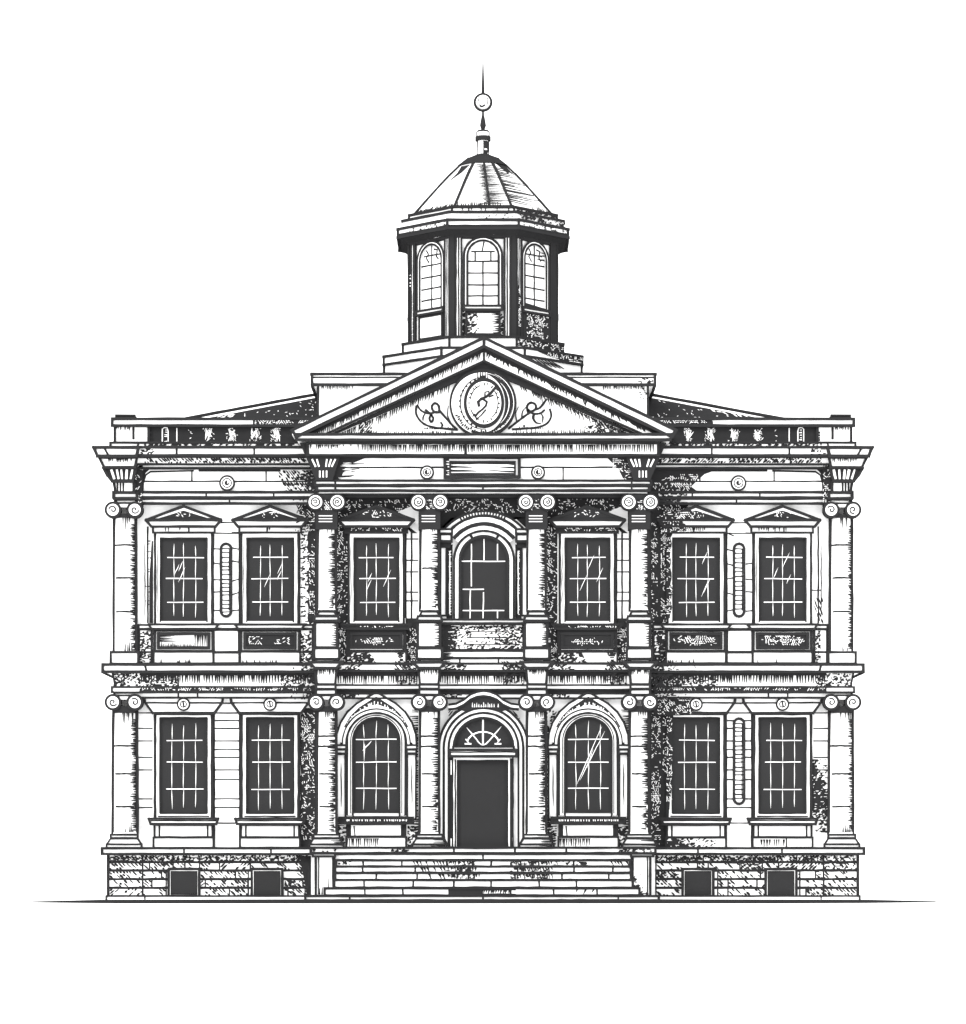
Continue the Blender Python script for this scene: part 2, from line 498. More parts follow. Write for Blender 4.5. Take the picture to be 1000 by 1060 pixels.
def upper_window(cx, d, dark=False):
    x0, x1 = cx - 24.5, cx + 24.5
    if dark: x0, x1 = cx - 23.5, cx + 23.5
    m = MB(d)
    m.box(x0, 557, x1, 643, d - 3, d + .6, 0, GL)
    w = m.build('sash_window', hall)
    g = MB(d + 1)
    glazing(g, x0, x1, 557, 643, d + .7, (577, 599, 623.5), (cx - 10, cx, cx + 12.5))
    g.build('glazing_bars', w)
    f = MB(d + 3)
    for q in ((x0 - 5, 551, x0, 645), (x1, 551, x1 + 5, 645), (x0, 551, x1, 557), (x0, 643, x1, 646)):
        f.box(*q, d - 2, d + 3, 0)
    for q in ((x0 - 5, 550.8, x0 - 5, 647), (x1 + 5, 550.8, x1 + 5, 647), (x0 - 6, 550.8, x1 + 6, 550.8)):
        f.line(*q, 2.0, d + 3)
    f.line(x0 + .4, 556.5, x0 + .4, 644, 1.0, d + 3); f.line(x1 - .2, 556.5, x1 - .2, 644, 1.3, d + 3)
    f.line(x0, 557, x1, 557, 1.2, d + 3); f.line(x0 - 2.6, 560, x0 - 2.6, 640, .7, d + 3, taper=2)
    if cx == 720.5:                                # bay's shade painted over the left jamb
        jl = [(x0 - 6 , 551), (x0 + 1, 551)] + [(x0 + U(-2.5, 1), 551 + (84) * i / 14) for i in range(1, 14)] + [(x0 - 3, 640), (x0 - 6, 640)]
        f.dabs([jl], d + 3.2, IK, .3)
        f.stain(x0 - 6, 555, x0, 636, d + 3.8, lambda x, y: .36, mat=ST)
    f.build('frame', w)
    p = MB(d + 9)
    H = 39
    p.prism([(cx - 32, 545), (cx + 32, 545), (cx + 32, 551), (cx - 32, 551)], d - 2, d + 5, 1.5)
    p.prism([(cx - 39, 538.5), (cx + 39, 538.5), (cx + 33, 545), (cx - 33, 545)], d - 2, d + 9, 2.0)
    p.prism([(cx - 38, 538), (cx, 524), (cx + 38, 538)], d - 2, d + 8, 2.4)
    p.dabs([[(cx - 27, 536.8), (cx, 526.8 + 1.5), (cx + 27, 536.8)]], d + 8, IK)
    p.stain(cx - 9, 530, cx + 9, 536, d + 8.4, lambda x, y: .34 if abs(x - cx) < 8 else 0, mat=ST, grain=1.6)
    for sx in (-1, 1):
        p.line(cx + sx * 28, 535.6, cx, 525.8, 1.1, d + 8.3, ST)
        p.line(cx + sx * 39, 538.5, cx + sx * 33, 545.5, 2.0, d + 9)
    x = cx + U(-8, 6); p.line(x, 545, x, 551, 1.2, d + 5)
    if dark:  # pediment lies in shade, painted dark
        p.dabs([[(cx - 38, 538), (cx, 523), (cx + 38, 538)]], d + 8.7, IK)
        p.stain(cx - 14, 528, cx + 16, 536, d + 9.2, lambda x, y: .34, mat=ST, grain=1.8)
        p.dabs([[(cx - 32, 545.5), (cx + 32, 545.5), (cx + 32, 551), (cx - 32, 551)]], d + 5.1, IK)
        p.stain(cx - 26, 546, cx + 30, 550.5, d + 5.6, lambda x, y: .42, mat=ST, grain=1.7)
    else:
        p.ticks(cx - 24, cx + 10, 546, 550, d + 5, 2.4, 1.0, .35 if cx < 700 else .8)
    if cx == 720.5:  # bay's shade painted over the pediment's left half
        p.dabs([[(cx - 40, 538), (cx - 8, 525), (cx - 2, 532), (cx - 14, 540), (cx - 8, 546), (cx - 12, 552), (cx - 33, 552)]], d + 9.3, IK)
        p.stain(cx - 36, 530, cx - 2, 551, d + 9.6, lambda x, y: .42 + .008 * (x - cx + 20), mat=ST)
    if cx == 279.5:
        p.stain(cx + 26, 528, cx + 40, 552, d + 9.4, lambda x, y: .2 + .02 * (x - cx - 26), grain=2.0)
    p.build('pediment', w)
    # apron below the sill
    a = MB(d + 6)
    a.prism([(cx - 36, 646.5), (cx + 36, 646.5), (cx + 33, 651), (cx - 33, 651)], d - 2, d + 7, 1.8)
    a.box(cx - 30, 652.5, cx + 30, 674, d - 2, d + 4, 1.9)
    a.box(cx - 31, 674.5, cx + 31, 686.5, d - 2, d + 4.6, 1.6)
    a.box(cx - 26, 656, cx + 26, 670.5, d - 2, d + 5, 2.4)
    if not dark:
        if cx in (190,):
            a.hticks(cx - 25, cx - 6, 658, 664, d + 5, 1.3, .8, .9, left=True)
            a.ticks(cx - 25, cx + 12, 664, 670, d + 5, 1.9, 1.1, .9, up=True)
            a.ticks(cx + 12, cx + 25, 657, 670, d + 5, 2.0, 1.2, .95, vary=.2)
        elif cx in (279.5,):
            a.dabs([[(cx - 26, 656), (cx + 26, 656), (cx + 26, 670.5), (cx - 26, 670.5)]], d + 5, IK)
            a.stain(cx - 22, 658.5, cx - 8, 668, d + 5.5, lambda x, y: .55, mat=ST, seed=77); a.stain(cx + 2, 660, cx + 21, 668, d + 5.5, lambda x, y: .4, mat=ST, seed=91)
        else:
            a.dabs([[(cx - 26, 656), (cx + 26, 656), (cx + 26, 670.5), (cx - 26, 670.5)]], d + 5, IK)
            a.stain(cx - 23, 658, cx + 23, 669, d + 5.5, lambda x, y: 1.15 - .034 * abs(x - cx) - .10 * abs(y - 663), mat=ST)
        a.ticks(cx - 28, cx + 8, 682, 686, d + 4.6, 2.2, 1.2, .4, up=True)
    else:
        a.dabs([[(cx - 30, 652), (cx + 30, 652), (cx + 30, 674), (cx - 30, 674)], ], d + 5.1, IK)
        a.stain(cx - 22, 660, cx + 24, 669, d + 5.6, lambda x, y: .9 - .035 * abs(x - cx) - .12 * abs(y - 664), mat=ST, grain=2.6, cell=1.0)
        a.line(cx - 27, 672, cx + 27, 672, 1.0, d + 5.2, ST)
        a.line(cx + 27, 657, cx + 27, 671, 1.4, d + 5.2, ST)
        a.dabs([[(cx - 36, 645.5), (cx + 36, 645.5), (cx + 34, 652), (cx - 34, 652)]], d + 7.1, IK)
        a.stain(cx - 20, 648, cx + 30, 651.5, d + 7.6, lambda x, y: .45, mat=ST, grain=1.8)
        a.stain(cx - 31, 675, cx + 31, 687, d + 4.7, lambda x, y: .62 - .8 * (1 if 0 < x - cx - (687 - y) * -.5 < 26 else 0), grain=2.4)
    a.build('apron_panel', w)
    return w
for cx in (190, 279.5, 720.5, 810): upper_window(cx, WALL)
for cx in (389.5, 608): upper_window(cx, PAV, True)

def lower_window(cx, d):
    x0, x1 = cx - 24.5, cx + 24.5
    m = MB(d)
    m.box(x0, 743, x1, 842, d - 3, d + .6, 0, GL)
    w = m.build('sash_window', hall)
    g = MB(d + 1)
    glazing(g, x0, x1, 743, 842, d + .7, (766.3, 789, 817), (cx - 12, cx, cx + 12.5), False)
    g.build('glazing_bars', w)
    f = MB(d + 3)
    for q in ((x0 - 5, 738.5, x0, 846), (x1, 738.5, x1 + 5, 846), (x0, 738.5, x1, 743), (x0, 842, x1, 846)):
        f.box(*q, d - 2, d + 3, 0)
    for q in ((x0 - 5, 738.5, x0 - 5, 847), (x1 + 5, 738.5, x1 + 5, 847), (x0 - 6, 739, x1 + 6, 739)):
        f.line(*q, 2.2, d + 3)
    for q in ((x0, 743, x0, 842), (x1, 743, x1, 842), (x0, 743, x1, 743), (x0, 842, x1, 842), (x0 - 2, 845, x1 + 2, 845)):
        f.line(*q, 1.1, d + 3)
    if cx == 720.5:                                # bay's shade painted over the left jamb
        jl = [(x0 - 6 , 739), (x0 + 1, 739)] + [(x0 + U(-2.5, 1), 739 + (96) * i / 14) for i in range(1, 14)] + [(x0 - 3, 838), (x0 - 6, 838)]
        f.dabs([jl], d + 3.2, IK, .3)
        f.stain(x0 - 6, 742, x0, 830, d + 3.8, lambda x, y: .36, mat=ST)
    f.build('frame', w)
    p = MB(d + 9)
    p.prism([(cx - 41, 721.5), (cx + 41, 721.5), (cx + 40, 727), (cx + 32, 738), (cx - 32, 738), (cx - 40, 727)], d - 2, d + 8, 2.0)
    p.line(cx - 40, 727.5, cx + 40, 727.5, 1.4, d + 8)
    p.disc(cx, 729, 7, d, d + 10, IK); p.disc(cx, 729, 5.2, d, d + 10.6)
    p.ring(cx, 729, 2.6, 3.6, 0, 360, d + 8, d + 10.9, 0, IK)
    p.line(cx - .5, 726, cx + .6, 732, 1.2, d + 10.6)
    p.build('hood', w)
    a = MB(d + 7)
    a.prism([(cx - 36, 847.5), (cx + 36, 847.5), (cx + 34, 853), (cx - 34, 853)], d - 2, d + 8, 2.0)
    a.line(cx - 34, 849.6, cx + 34, 849.6, 1.0, d + 8)
    a.build('sill', w)
    b = MB(d + 4)
    b.box(cx - 30, 854, cx + 30, 866.5, d - 2, d + 4, 1.6)
    b.line(cx - 25, 854, cx - 25, 866, 1.4, d + 4); b.line(cx + 25, 854, cx + 25, 866, 1.4, d + 4)
    b.box(cx - 31, 867, cx + 31, 877.5, d - 2, d + 5, 1.6)
    if cx == 810:
        b.ticks(cx - 22, cx + 3, 869, 876, d + 5, 2.4, 1.4, .85, vary=.2)
        b.line(cx + 4, 868, cx + 4, 877, 1.2, d + 5)
    if cx == 720.5:
        b.stain(cx - 31, 867, cx + 20, 877, d + 5, lambda x, y: .8 - .5 * smooth(695, 735, x + (877 - y)), grain=2.2)
    b.build('apron_panel', w)
    return w
for cx in (190, 279.5, 720.5, 810): lower_window(cx, WALL)

# ---- ladder-like slot panels and plain strips between the wing windows
def slot_panel(cx, y0, y1):
    m = MB(2)
    r = 5.2
    out = []
    for i in range(9): a = pi - pi * i / 8; out.append((cx + r * cos(a), y0 + r - r * sin(a)))
    for i in range(9): a = -pi * i / 8; out.append((cx + r * cos(a), y1 - r - r * sin(a)))
    m.prism(out, -1, 2.2, 2.0)
    y = y0 + 5
    while y < y1 - 4:
        m.line(cx - r + 1, y, cx + r - 1, y + U(-.5, .5), 1.0, 2.2); y += U(3.6, 5.4)
    m.line(cx + 3.2, y0 + 5, cx + 3.2, y1 - 6, .8, 2.2)
    m.build('slot_panel', hall)
slot_panel(234, 563, 638); slot_panel(765, 563, 638); slot_panel(765, 744, 832)

for cx in (234.3, 765.7):
    m = MB(4)
    m.prism([(cx - 14, 646), (cx + 14, 646), (cx + 14, 651), (cx - 14, 651)], -1, 5, 1.6)
    m.prism([(cx - 13, 652), (cx + 13, 652), (cx + 13, 675), (cx - 13, 675)], -1, 4, 1.8)
    m.box(cx - 13.5, 675.5, cx + 13.5, 686.5, -1, 4.6, 1.6)
    m.build('pedestal_strip', hall)
for cx, q in ((150.5, 0), (317, 1), (849.5, 2), (683, 3)):
    m = MB(3)
    m.box(cx - 7, 647, cx + 7, 651, -1, 4, 1.6)
    m.box(cx - 6.5, 651.5, cx + 6.5, 687, -1, 3, 1.6)
    m.line(cx - 6, 675, cx + 6, 675, 1.6, 3)
    m.stain(cx - 6, 653, cx + (6 if q != 2 else 0), 686, 3, lambda x, y: .48 if q < 3 else .62, grain=2.0)
    m.build('pedestal_strip', hall)

# ---- columns
def volute(m, cx, cy, r, d, rim=None):
    m.disc(cx, cy, r, d - 9, d, IK)
    if rim:
        m.disc(cx, cy, r - 1.7, d - 1, d + .5, ST); m.disc(cx, cy, r - 3.6, d - 1, d + .8, IK); m.disc(cx, cy, r - 5.1, d - 1, d + 1.1, ST)
        t = d + 1.1; q = r - 6.2
    else:
        m.disc(cx, cy, r - 2.6, d - 1, d + .5, ST); t = d + .5; q = r - 4.4
    a0 = U(0, 6)
    pts = [(cx + q * (1 - i / 16) * cos(a0 + i * .5), cy + q * (1 - i / 16) * sin(a0 + i * .5)) for i in range(15)]
    m.ribbon(pts, 1.1 if not rim else .9, t)

def column(cx, r, cd, y0, y1, joints, vy, wing, storey, dark=False):
    """cx centre, r shaft radius, cd depth of its axis, y0..y1 shaft"""
    fd = cd + r
    m = MB(fd)
    prof = [(y0, r * .95), (y0 + (y1 - y0) * .35, r), (y1 - 2, r * 1.02), (y1, r * 1.1)]
    m.lathe(cx, cd, prof)
    df = lambda x, y: cd + sqrt(max(0.05, (r * 1.02) ** 2 - (x - cx) ** 2))
    for sg in (-1, 1):
        m.bar((cx + sg * r * .98, y0, cd + .2 * r), (cx + sg * r * 1.02, y1, cd + .2 * r), 2.9)
    for y in joints:
        n = 8
        m.ribbon([(cx - r + 2 * r * i / n, y + U(-.2, .2)) for i in range(n + 1)], 1.4, df)
    m.hticks(cx + r * (.1 if not wing else .5), cx + r * .97, y0 + 8, y1 - 2, df, 2.2, 1.55, .96, .6)  # shaded right side of the shaft, drawn as dark strokes
    m.ticks(cx - r * .1, cx + r * .9, y0, y0 + (16 if wing else 8), df, 2.2, 1.1, .8, vary=.7)
    if wing: m.ticks(cx + r * .1, cx + r * .9, y1 - 12, y1, df, 2.2, 1.1, .8, vary=.7, up=True)
    if storey == 'upper' and not wing:
        for y in (536, 539, 542, 545): m.ribbon([(cx - r + 2 * r * i / 6, y) for i in range(7)], 1.6, df)
    col = m.build('column', hall)
    # capital
    c = MB(fd)
    h = 11.3 if wing or storey == 'upper' else 10.6
    ry = 8.7
    c.prism([(cx - h - 2, vy - 8), (cx + h + 2, vy - 8), (cx + h, vy - 3), (cx - h, vy - 3)], cd - r, fd + 1, 1.2, ST if wing or storey == 'lower' else IK, edges=False)
    if storey == 'upper' and not wing:
        c.box(cx - h, vy - 6, cx + h, y0 + 3, cd - r, fd + .5, 0, IK)
        c.stain(cx - 6, vy - 6, cx + 6, vy + 8, fd + .5, lambda x, y: .4, mat=ST, grain=1.8)
        for q in (vy + 14, vy + 17, vy + 20): c.line(cx - r + 1, q, cx + r - 3, q, .9, fd + .7, ST)
    else:
        c.prism([(cx - h + 3, vy - 3), (cx - 2, vy + 4), (cx + 2, vy + 4), (cx + h - 3, vy - 3), (cx + h, vy + 8), (cx + r * .95, y0 + 1), (cx - r * .95, y0 + 1), (cx - h, vy + 8)], cd - r, fd + .5, 0, IK)
        c.line(cx - h, vy - 7, cx + h, vy - 7, 1.4, fd + 1)
    for sg in (-1, 1): volute(c, cx + sg * h, vy, ry, fd + 3, storey == 'upper' and not wing)
    c.build('capital', col)
    b = MB(fd + 3)
    if storey == 'lower':
        q = 13.5 if not wing else 14
        b.lathe(cx, cd, [(y1, r * 1.1), (y1 + 3, q - 1)], cap=False)
        b.box(cx - q, y1 + 1, cx + q, y1 + 4.5, cd - q, fd + 2, 1.6)
        b.prism([(cx - q, y1 + 5), (cx + q, y1 + 5), (cx + q + 4, y1 + 11), (cx - q - 4, y1 + 11)], cd - q, fd + 3, 1.5)
        b.box(cx - q - 4.2, y1 + 11, cx + q + 4.2, 877.5, cd - q, fd + 4, 1.6)
        if not wing: b.hticks(cx, cx + q + 3, y1 + 2, 877, fd + 4, 2.4, 1.2, .6)
    elif wing:
        b.box(cx - 14, y1, cx + 14.5, 687, cd - 12, fd + 2, 1.9)
    else:
        b.prism([(cx - 8, y1 + 2), (cx + 8, y1 + 2), (cx + 10, y1 + 6), (cx - 10, y1 + 6)], cd - 10, fd + 1, 1.6)
        b.prism([(cx - 12, y1 + 7), (cx + 12, y1 + 7), (cx + 13, y1 + 11.5), (cx - 13, y1 + 11.5)], cd - 10, fd + 3, 1.9)
        b.box(cx - 12, y1 + 13, cx + 11, y1 + 39, cd - 12, fd + 1, 2.0)
        b.hticks(cx + 4, cx + 10.5, y1 + 15, y1 + 38, fd + 1, 2.2, 1.2, .9)
        b.box(cx - 13, y1 + 40, cx + 13, y1 + 51, cd - 12, fd + 2, 2.0)
    b.build('base' if storey == 'lower' else 'pedestal', col)
    return col
J_up, J_lo = (564, 598, 633), (772, 801, 835)
PCX = (338, 444.5, 555.5, 662)
for cx in (128.5, 871.5):
    column(cx, 11, 3, 535, 675, J_up, 528, True, 'upper')
    column(cx, 12, 3, 737, 863, J_lo, 727, True, 'lower')
for cx in PCX:
    column(cx, 9, 35, 545, 631, () if cx in (338, 662) else ((588,) if cx < 500 else ()), 520, False, 'upper')
    column(cx, 9.4, 35, 736, 863, (762, 772.5, 801, 835), 727, False, 'lower')

# ---- projecting bay
m = MB(PAV)
m.box(327, 480, 673, 880, -30, PAV, 2.0, deep=True)
def dark(q, d=PAV, h=.2): m.dabs([q], d, IK, h)  # fills a recess of the bay with painted shade
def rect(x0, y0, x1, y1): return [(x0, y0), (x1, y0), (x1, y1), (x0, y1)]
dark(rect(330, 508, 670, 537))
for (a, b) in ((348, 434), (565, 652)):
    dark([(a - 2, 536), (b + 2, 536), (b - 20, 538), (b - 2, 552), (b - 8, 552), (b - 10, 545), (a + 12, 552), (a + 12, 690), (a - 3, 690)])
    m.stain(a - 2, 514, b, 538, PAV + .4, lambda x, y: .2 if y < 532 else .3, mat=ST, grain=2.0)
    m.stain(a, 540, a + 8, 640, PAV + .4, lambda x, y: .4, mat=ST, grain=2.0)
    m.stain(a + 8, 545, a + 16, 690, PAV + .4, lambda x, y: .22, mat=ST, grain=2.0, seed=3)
    # pale light-stone splay right of the pediment and jamb courses
    m.dabs([[(b - 22, 530), (b - 8, 524), (b + 2, 524), (b + 2, 540), (b - 5, 538)]], PAV + .3, ST)
    for y in (558, 580, 592, 613, 622): m.line(b - 15, y, b - 1, y, 1.1, PAV)
    m.line(b - 8, 548, b - 8, 640, 1.5, PAV); m.line(b - 14, 548, b - 14, 640, 1.5, PAV)
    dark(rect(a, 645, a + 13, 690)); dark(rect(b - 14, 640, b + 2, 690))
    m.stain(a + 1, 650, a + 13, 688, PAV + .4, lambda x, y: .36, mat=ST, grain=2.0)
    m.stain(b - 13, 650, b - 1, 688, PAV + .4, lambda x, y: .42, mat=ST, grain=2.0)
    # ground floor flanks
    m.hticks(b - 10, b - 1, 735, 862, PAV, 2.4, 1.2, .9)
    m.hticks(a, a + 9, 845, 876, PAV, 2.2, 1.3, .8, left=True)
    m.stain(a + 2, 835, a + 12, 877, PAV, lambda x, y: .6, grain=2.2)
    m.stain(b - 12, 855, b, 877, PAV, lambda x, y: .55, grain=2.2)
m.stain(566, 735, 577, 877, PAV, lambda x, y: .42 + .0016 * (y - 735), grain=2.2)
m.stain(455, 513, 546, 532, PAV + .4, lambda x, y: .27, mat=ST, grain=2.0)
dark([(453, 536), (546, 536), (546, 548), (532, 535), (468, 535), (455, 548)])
m.line(455, 545, 455, 640, 1.6, PAV); m.line(545, 545, 545, 640, 1.6, PAV)
m.build('bay_wall', hall)

# ---- arched window of the upper floor
def arch_outline(cx, cy, r, yb, n=24):
    return [(cx - r, yb)] + [(cx - r * cos(pi * i / n), cy - r * sin(pi * i / n)) for i in range(n + 1)] + [(cx + r, yb)]
def arch_band(m, cx, cy, r0, r1, yb, d0, d1, w=1.5, mat=ST, wi=None):
    """surround of an arched opening: half ring plus two legs, with lines on both arrises"""
    m.ring(cx, cy, r0, r1, 0, 180, d0, d1, 0, mat)
    if yb > cy:
        m.box(cx - r1, cy, cx - r0, yb, d0, d1, 0, mat); m.box(cx + r0, cy, cx + r1, yb, d0, d1, 0, mat)
    if w:
        m.ribbon(arch_outline(cx, cy, r1, yb), w, d1)
        m.ribbon(arch_outline(cx, cy, r0, yb), wi or w, d1)

m = MB(PAV)
m.prism(arch_outline(501, 580, 24.5, 641), PAV - 3, PAV + .6, 0, GL)
aw = m.build('arched_window', hall)
g = MB(PAV + 1)
gd = PAV + .8
for q in ((478, 581, 523, 581), (479, 610, 501, 610), (479, 632, 522, 632)): g.line(*q, 1.2, gd, ST)
for q in ((488, 563, 488, 607), (501, 558, 501, 580), (515, 563, 515, 580), (487, 610, 486.5, 641), (500.5, 613, 500, 641), (515, 632, 515, 640)): g.line(*q, 1.15, gd, ST)
g.build('glazing_bars', aw)
f = MB(PAV + 4)
arch_band(f, 501, 580, 24.5, 31, 641, PAV - 2, PAV + 4, 2.0, wi=1.6)
f.ribbon(arch_outline(501, 580, 26, 641), .8, PAV + 4)
for a in (60, 118):
    c, q = cos(radians(a)), sin(radians(a))
    f.line(501 + 25 * c, 580 - 25 * q, 501 + 31 * c, 580 - 31 * q, 2.2, PAV + 4)
f.build('frame', aw)
h = MB(PAV + 7)
h.ring(501, 582, 32.5, 39, 38, 142, PAV - 2, PAV + 6, 2.0)
h.ring(501, 582, 40, 48, 38, 142, PAV - 2, PAV + 8, 2.4)
h.ring(501, 584, 49, 55, 36, 144, PAV - 2, PAV + 6, 1.8)
for i in range(16):
    a = radians(66 + i * 3.4)
    h.line(501 + 51 * cos(a), 584 - 51 * sin(a), 501 + 55 * cos(a), 584 - 55 * sin(a), 1.3, PAV + 6)
for sg in (-1, 1):
    x = 501 + sg * 39.5
    h.box(x - 6.5, 548, x + 6.5, 552.5, PAV - 2, PAV + 9, 1.6)
    h.box(x - 6, 553, x + 6, 560.5, PAV - 2, PAV + 8, 2.0)
    h.prism([(x - 6, 561), (x + 6, 561), (x + 4.5, 567), (x - 4.5, 567)], PAV - 2, PAV + 6, 0, IK)
    xi = x - sg * 1.0
    h.box(min(x + sg * 5.5, x + sg * -.5), 563, max(x + sg * 5.5, x + sg * -.5), 637, PAV - 2, PAV + 4, 1.6)
    h.dabs([rect(min(x - sg * .5, x - sg * 7), 563, max(x - sg * .5, x - sg * 7), 641)], PAV, IK)
    h.line(x - sg * 4, 570, x - sg * 4, 635, 1.3, PAV + .4, ST)
    h.hticks(x - sg * 4 - 1.5, x - sg * 4 + 1.5, 570, 636, PAV + .4, 2.6, 1.2, .8, mat=ST)
h.build('hood', aw)
b = MB(PAV + 9)
b.box(457, 641.5, 543, 645.5, PAV - 2, PAV + 11, 1.9)
b.build('sill', aw)
b = MB(PAV + 7)
b.box(459, 646, 542, 673, PAV - 2, PAV + 7, 2.0)
b.hticks(462, 478, 649, 671, PAV + 7, 2.0, 1.3, .9, left=True)
b.stain(460, 647, 541, 672, PAV + 7, lambda x, y: .40 + .10 * smooth(480, 535, x) + .25 * (1 - smooth(460, 478, x)) - .22 * (1 if 488 < x < 512 and 653 < y < 668 else 0), grain=1.9, cell=1.1)
for y in (649, 654, 660, 667): b.line(U(480, 495), y, U(525, 540), y, .9, PAV + 7)
b.dabs([rect(454, 645, 464, 673)], PAV + 7, IK, .4)
b.box(458, 674, 543, 681, PAV - 2, PAV + 8, 1.6)
b.box(458, 681.5, 543, 687, PAV - 2, PAV + 9, 1.6)
b.line(476, 682, 476, 686, 1.2, PAV + 9); b.line(516, 682, 516, 686, 1.2, PAV + 9)
b.hticks(458, 470, 675, 686, PAV + 9, 1.8, 1.2, .8, left=True)
b.build('balcony_panel', aw)

# ---- arched windows of the ground floor
def lower_arched(cx):
    d = PAV
    m = MB(d)
    m.prism(arch_outline(cx, 767, 24.5, 841), d - 3, d + .6, 0, GL)
    w = m.build('arched_window', hall)
    g = MB(d + 1)
    for y in (765.5, 789, 816): g.line(cx - 21, y, cx + 21, y + U(-.4, .4), 1.05, d + .8, ST)
    for x in (cx - 13, cx, cx + 12.5):
        for p, q in ((748 + abs(x - cx) * .3, 763), (768, 787), (790, 814), (817, 837)):
            g.line(x + U(-.5, .5), p - 2, x + U(-.5, .5), q + 1, .8, d + .8, ST, taper=2)
    if cx > 500:  # slanting reflections painted on the glass
        for q in ((cx - 12, 812, cx + 14, 752), (cx - 9, 808, cx + 17, 757), (cx - 1, 795, cx + 5, 775)): g.line(*q, .8, d + .8, ST, taper=2)
    else:
        g.line(cx - 14, 777, cx - 5, 767, 1.1, d + .8, ST, taper=2); g.line(cx - 12, 780, cx - 12, 770, 1, d + .8, ST, taper=2)
    g.build('glazing_bars', w)
    f = MB(d + 4)
    arch_band(f, cx, 767, 24.5, 30.5, 844, d - 2, d + 4, 2.2, wi=1.2)
    f.ribbon(arch_outline(cx, 767, 26.5, 842), .9, d + 4)
    f.box(cx - 24, 841, cx + 24, 845.5, d - 2, d + 4, 1.2)
    f.build('frame', w)
    h = MB(d + 6)
    arch_band(h, cx, 769, 31, 35.5, 772, d - 2, d + 5, 1.8)
    out = [(-42, 772), (-41, 760), (-37, 748), (-30, 737), (-20, 728), (-8, 721), (0, 716.5)]
    out = out + [(-x, y) for x, y in reversed(out[:-1])]
    inn = [(36 * cos(pi * i / 20), 769 - 36 * sin(pi * i / 20)) for i in range(21)]
    vs = [(cx + x, y) for x, y in out]
    h.prism(vs + [(cx + x, y) for x, y in inn], d - 2, d + 6, 0, ST)
    # dark moulding with a pale outer fillet
    for i in range(len(out) - 1):
        h.bar((vs[i][0], vs[i][1], d + 6), (vs[i + 1][0], vs[i + 1][1], d + 6), 1.7)
    o2 = [(x * .9, y + 4.4) for x, y in out]
    n = 40
    def along(P, e):
        L = [0]
        for a, b in zip(P[:-1], P[1:]): L.append(L[-1] + sqrt((a[0] - b[0]) ** 2 + (a[1] - b[1]) ** 2))
        t = e * L[-1]
        for i in range(len(P) - 1):
            if t <= L[i + 1] + 1e-6:
                u = (t - L[i]) / (L[i + 1] - L[i]); return (P[i][0] + (P[i + 1][0] - P[i][0]) * u, P[i][1] + (P[i + 1][1] - P[i][1]) * u)
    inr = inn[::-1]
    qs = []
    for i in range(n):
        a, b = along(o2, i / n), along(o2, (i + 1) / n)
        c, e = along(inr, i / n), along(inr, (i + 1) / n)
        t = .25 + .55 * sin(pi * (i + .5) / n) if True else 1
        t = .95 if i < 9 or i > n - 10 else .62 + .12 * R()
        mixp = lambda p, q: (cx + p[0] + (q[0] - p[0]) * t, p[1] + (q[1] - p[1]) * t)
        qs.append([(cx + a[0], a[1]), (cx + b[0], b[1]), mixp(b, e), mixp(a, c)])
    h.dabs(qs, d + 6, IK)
    for i in range(34):
        e = U(.2, .8)
        p, q = along(o2, e), along(inr, e)
        t0 = U(.3, .5); L = U(.2, .5)
        h.line(cx + p[0] + (q[0] - p[0]) * t0, p[1] + (q[1] - p[1]) * t0, cx + p[0] + (q[0] - p[0]) * (t0 + L), p[1] + (q[1] - p[1]) * (t0 + L), 1.0, d + 6.4, ST, taper=1)
    for e0, e1 in ((.03, .16), (.84, .97)):
        P = [along(o2, e0 + (e1 - e0) * i / 6) for i in range(7)]; Q = [along(inr, e0 + (e1 - e0) * i / 6) for i in range(7)]
        h.ribbon([(cx + p[0] + (q[0] - p[0]) * .55, p[1] + (q[1] - p[1]) * .55) for p, q in zip(P, Q)], 1.3, d + 6.4, ST)
    for sg in (-1, 1):
        x = cx + sg * 36.5
        h.box(x - 5.5, 771.5, x + 5.5, 775.5, d - 2, d + 9, 1.5)
        h.box(x - 5, 776, x + 5, 780, d - 2, d + 8, 1.7)
        h.box(x - 4.5, 780.5, x + 4.5, 848, d - 2, d + 4, 1.6)
        h.line(x, 790, x + .3, 835, 1.0, d + 4, taper=2)
    h.build('hood', w)
    a = MB(d + 8)
    a.box(cx - 38, 846.5, cx + 38, 852, d - 2, d + 9, 2.0)
    a.dabs([rect(cx - 37, 847, cx + 37, 851.5)], d + 9, IK); 
    a.ticks(cx - 30, cx + 32, 848.4, 850.5, d + 9.4, 2.3, 1.4, .9, mat=ST, vary=.3)
    a.build('sill', w)
    b = MB(d + 4)
    b.box(cx - 30, 853, cx + 30, 866, d - 2, d + 4, 1.8)
    b.dabs([rect(cx - 31, 853, cx - 26, 866), rect(cx + 25.5, 853, cx + 30, 866)], d + 4, IK)
    b.line(cx - 23, 855, cx - 22, 865, 1.0, d + 4)
    b.box(cx - 31, 866.5, cx + 31, 877.5, d - 2, d + 5, 1.6)
    b.ticks(cx - 30, cx + 2, 868, 876.5, d + 5, 2.0, 1.3, .95, vary=.2)
    b.build('apron_panel', w)
lower_arched(389.5); lower_arched(609)

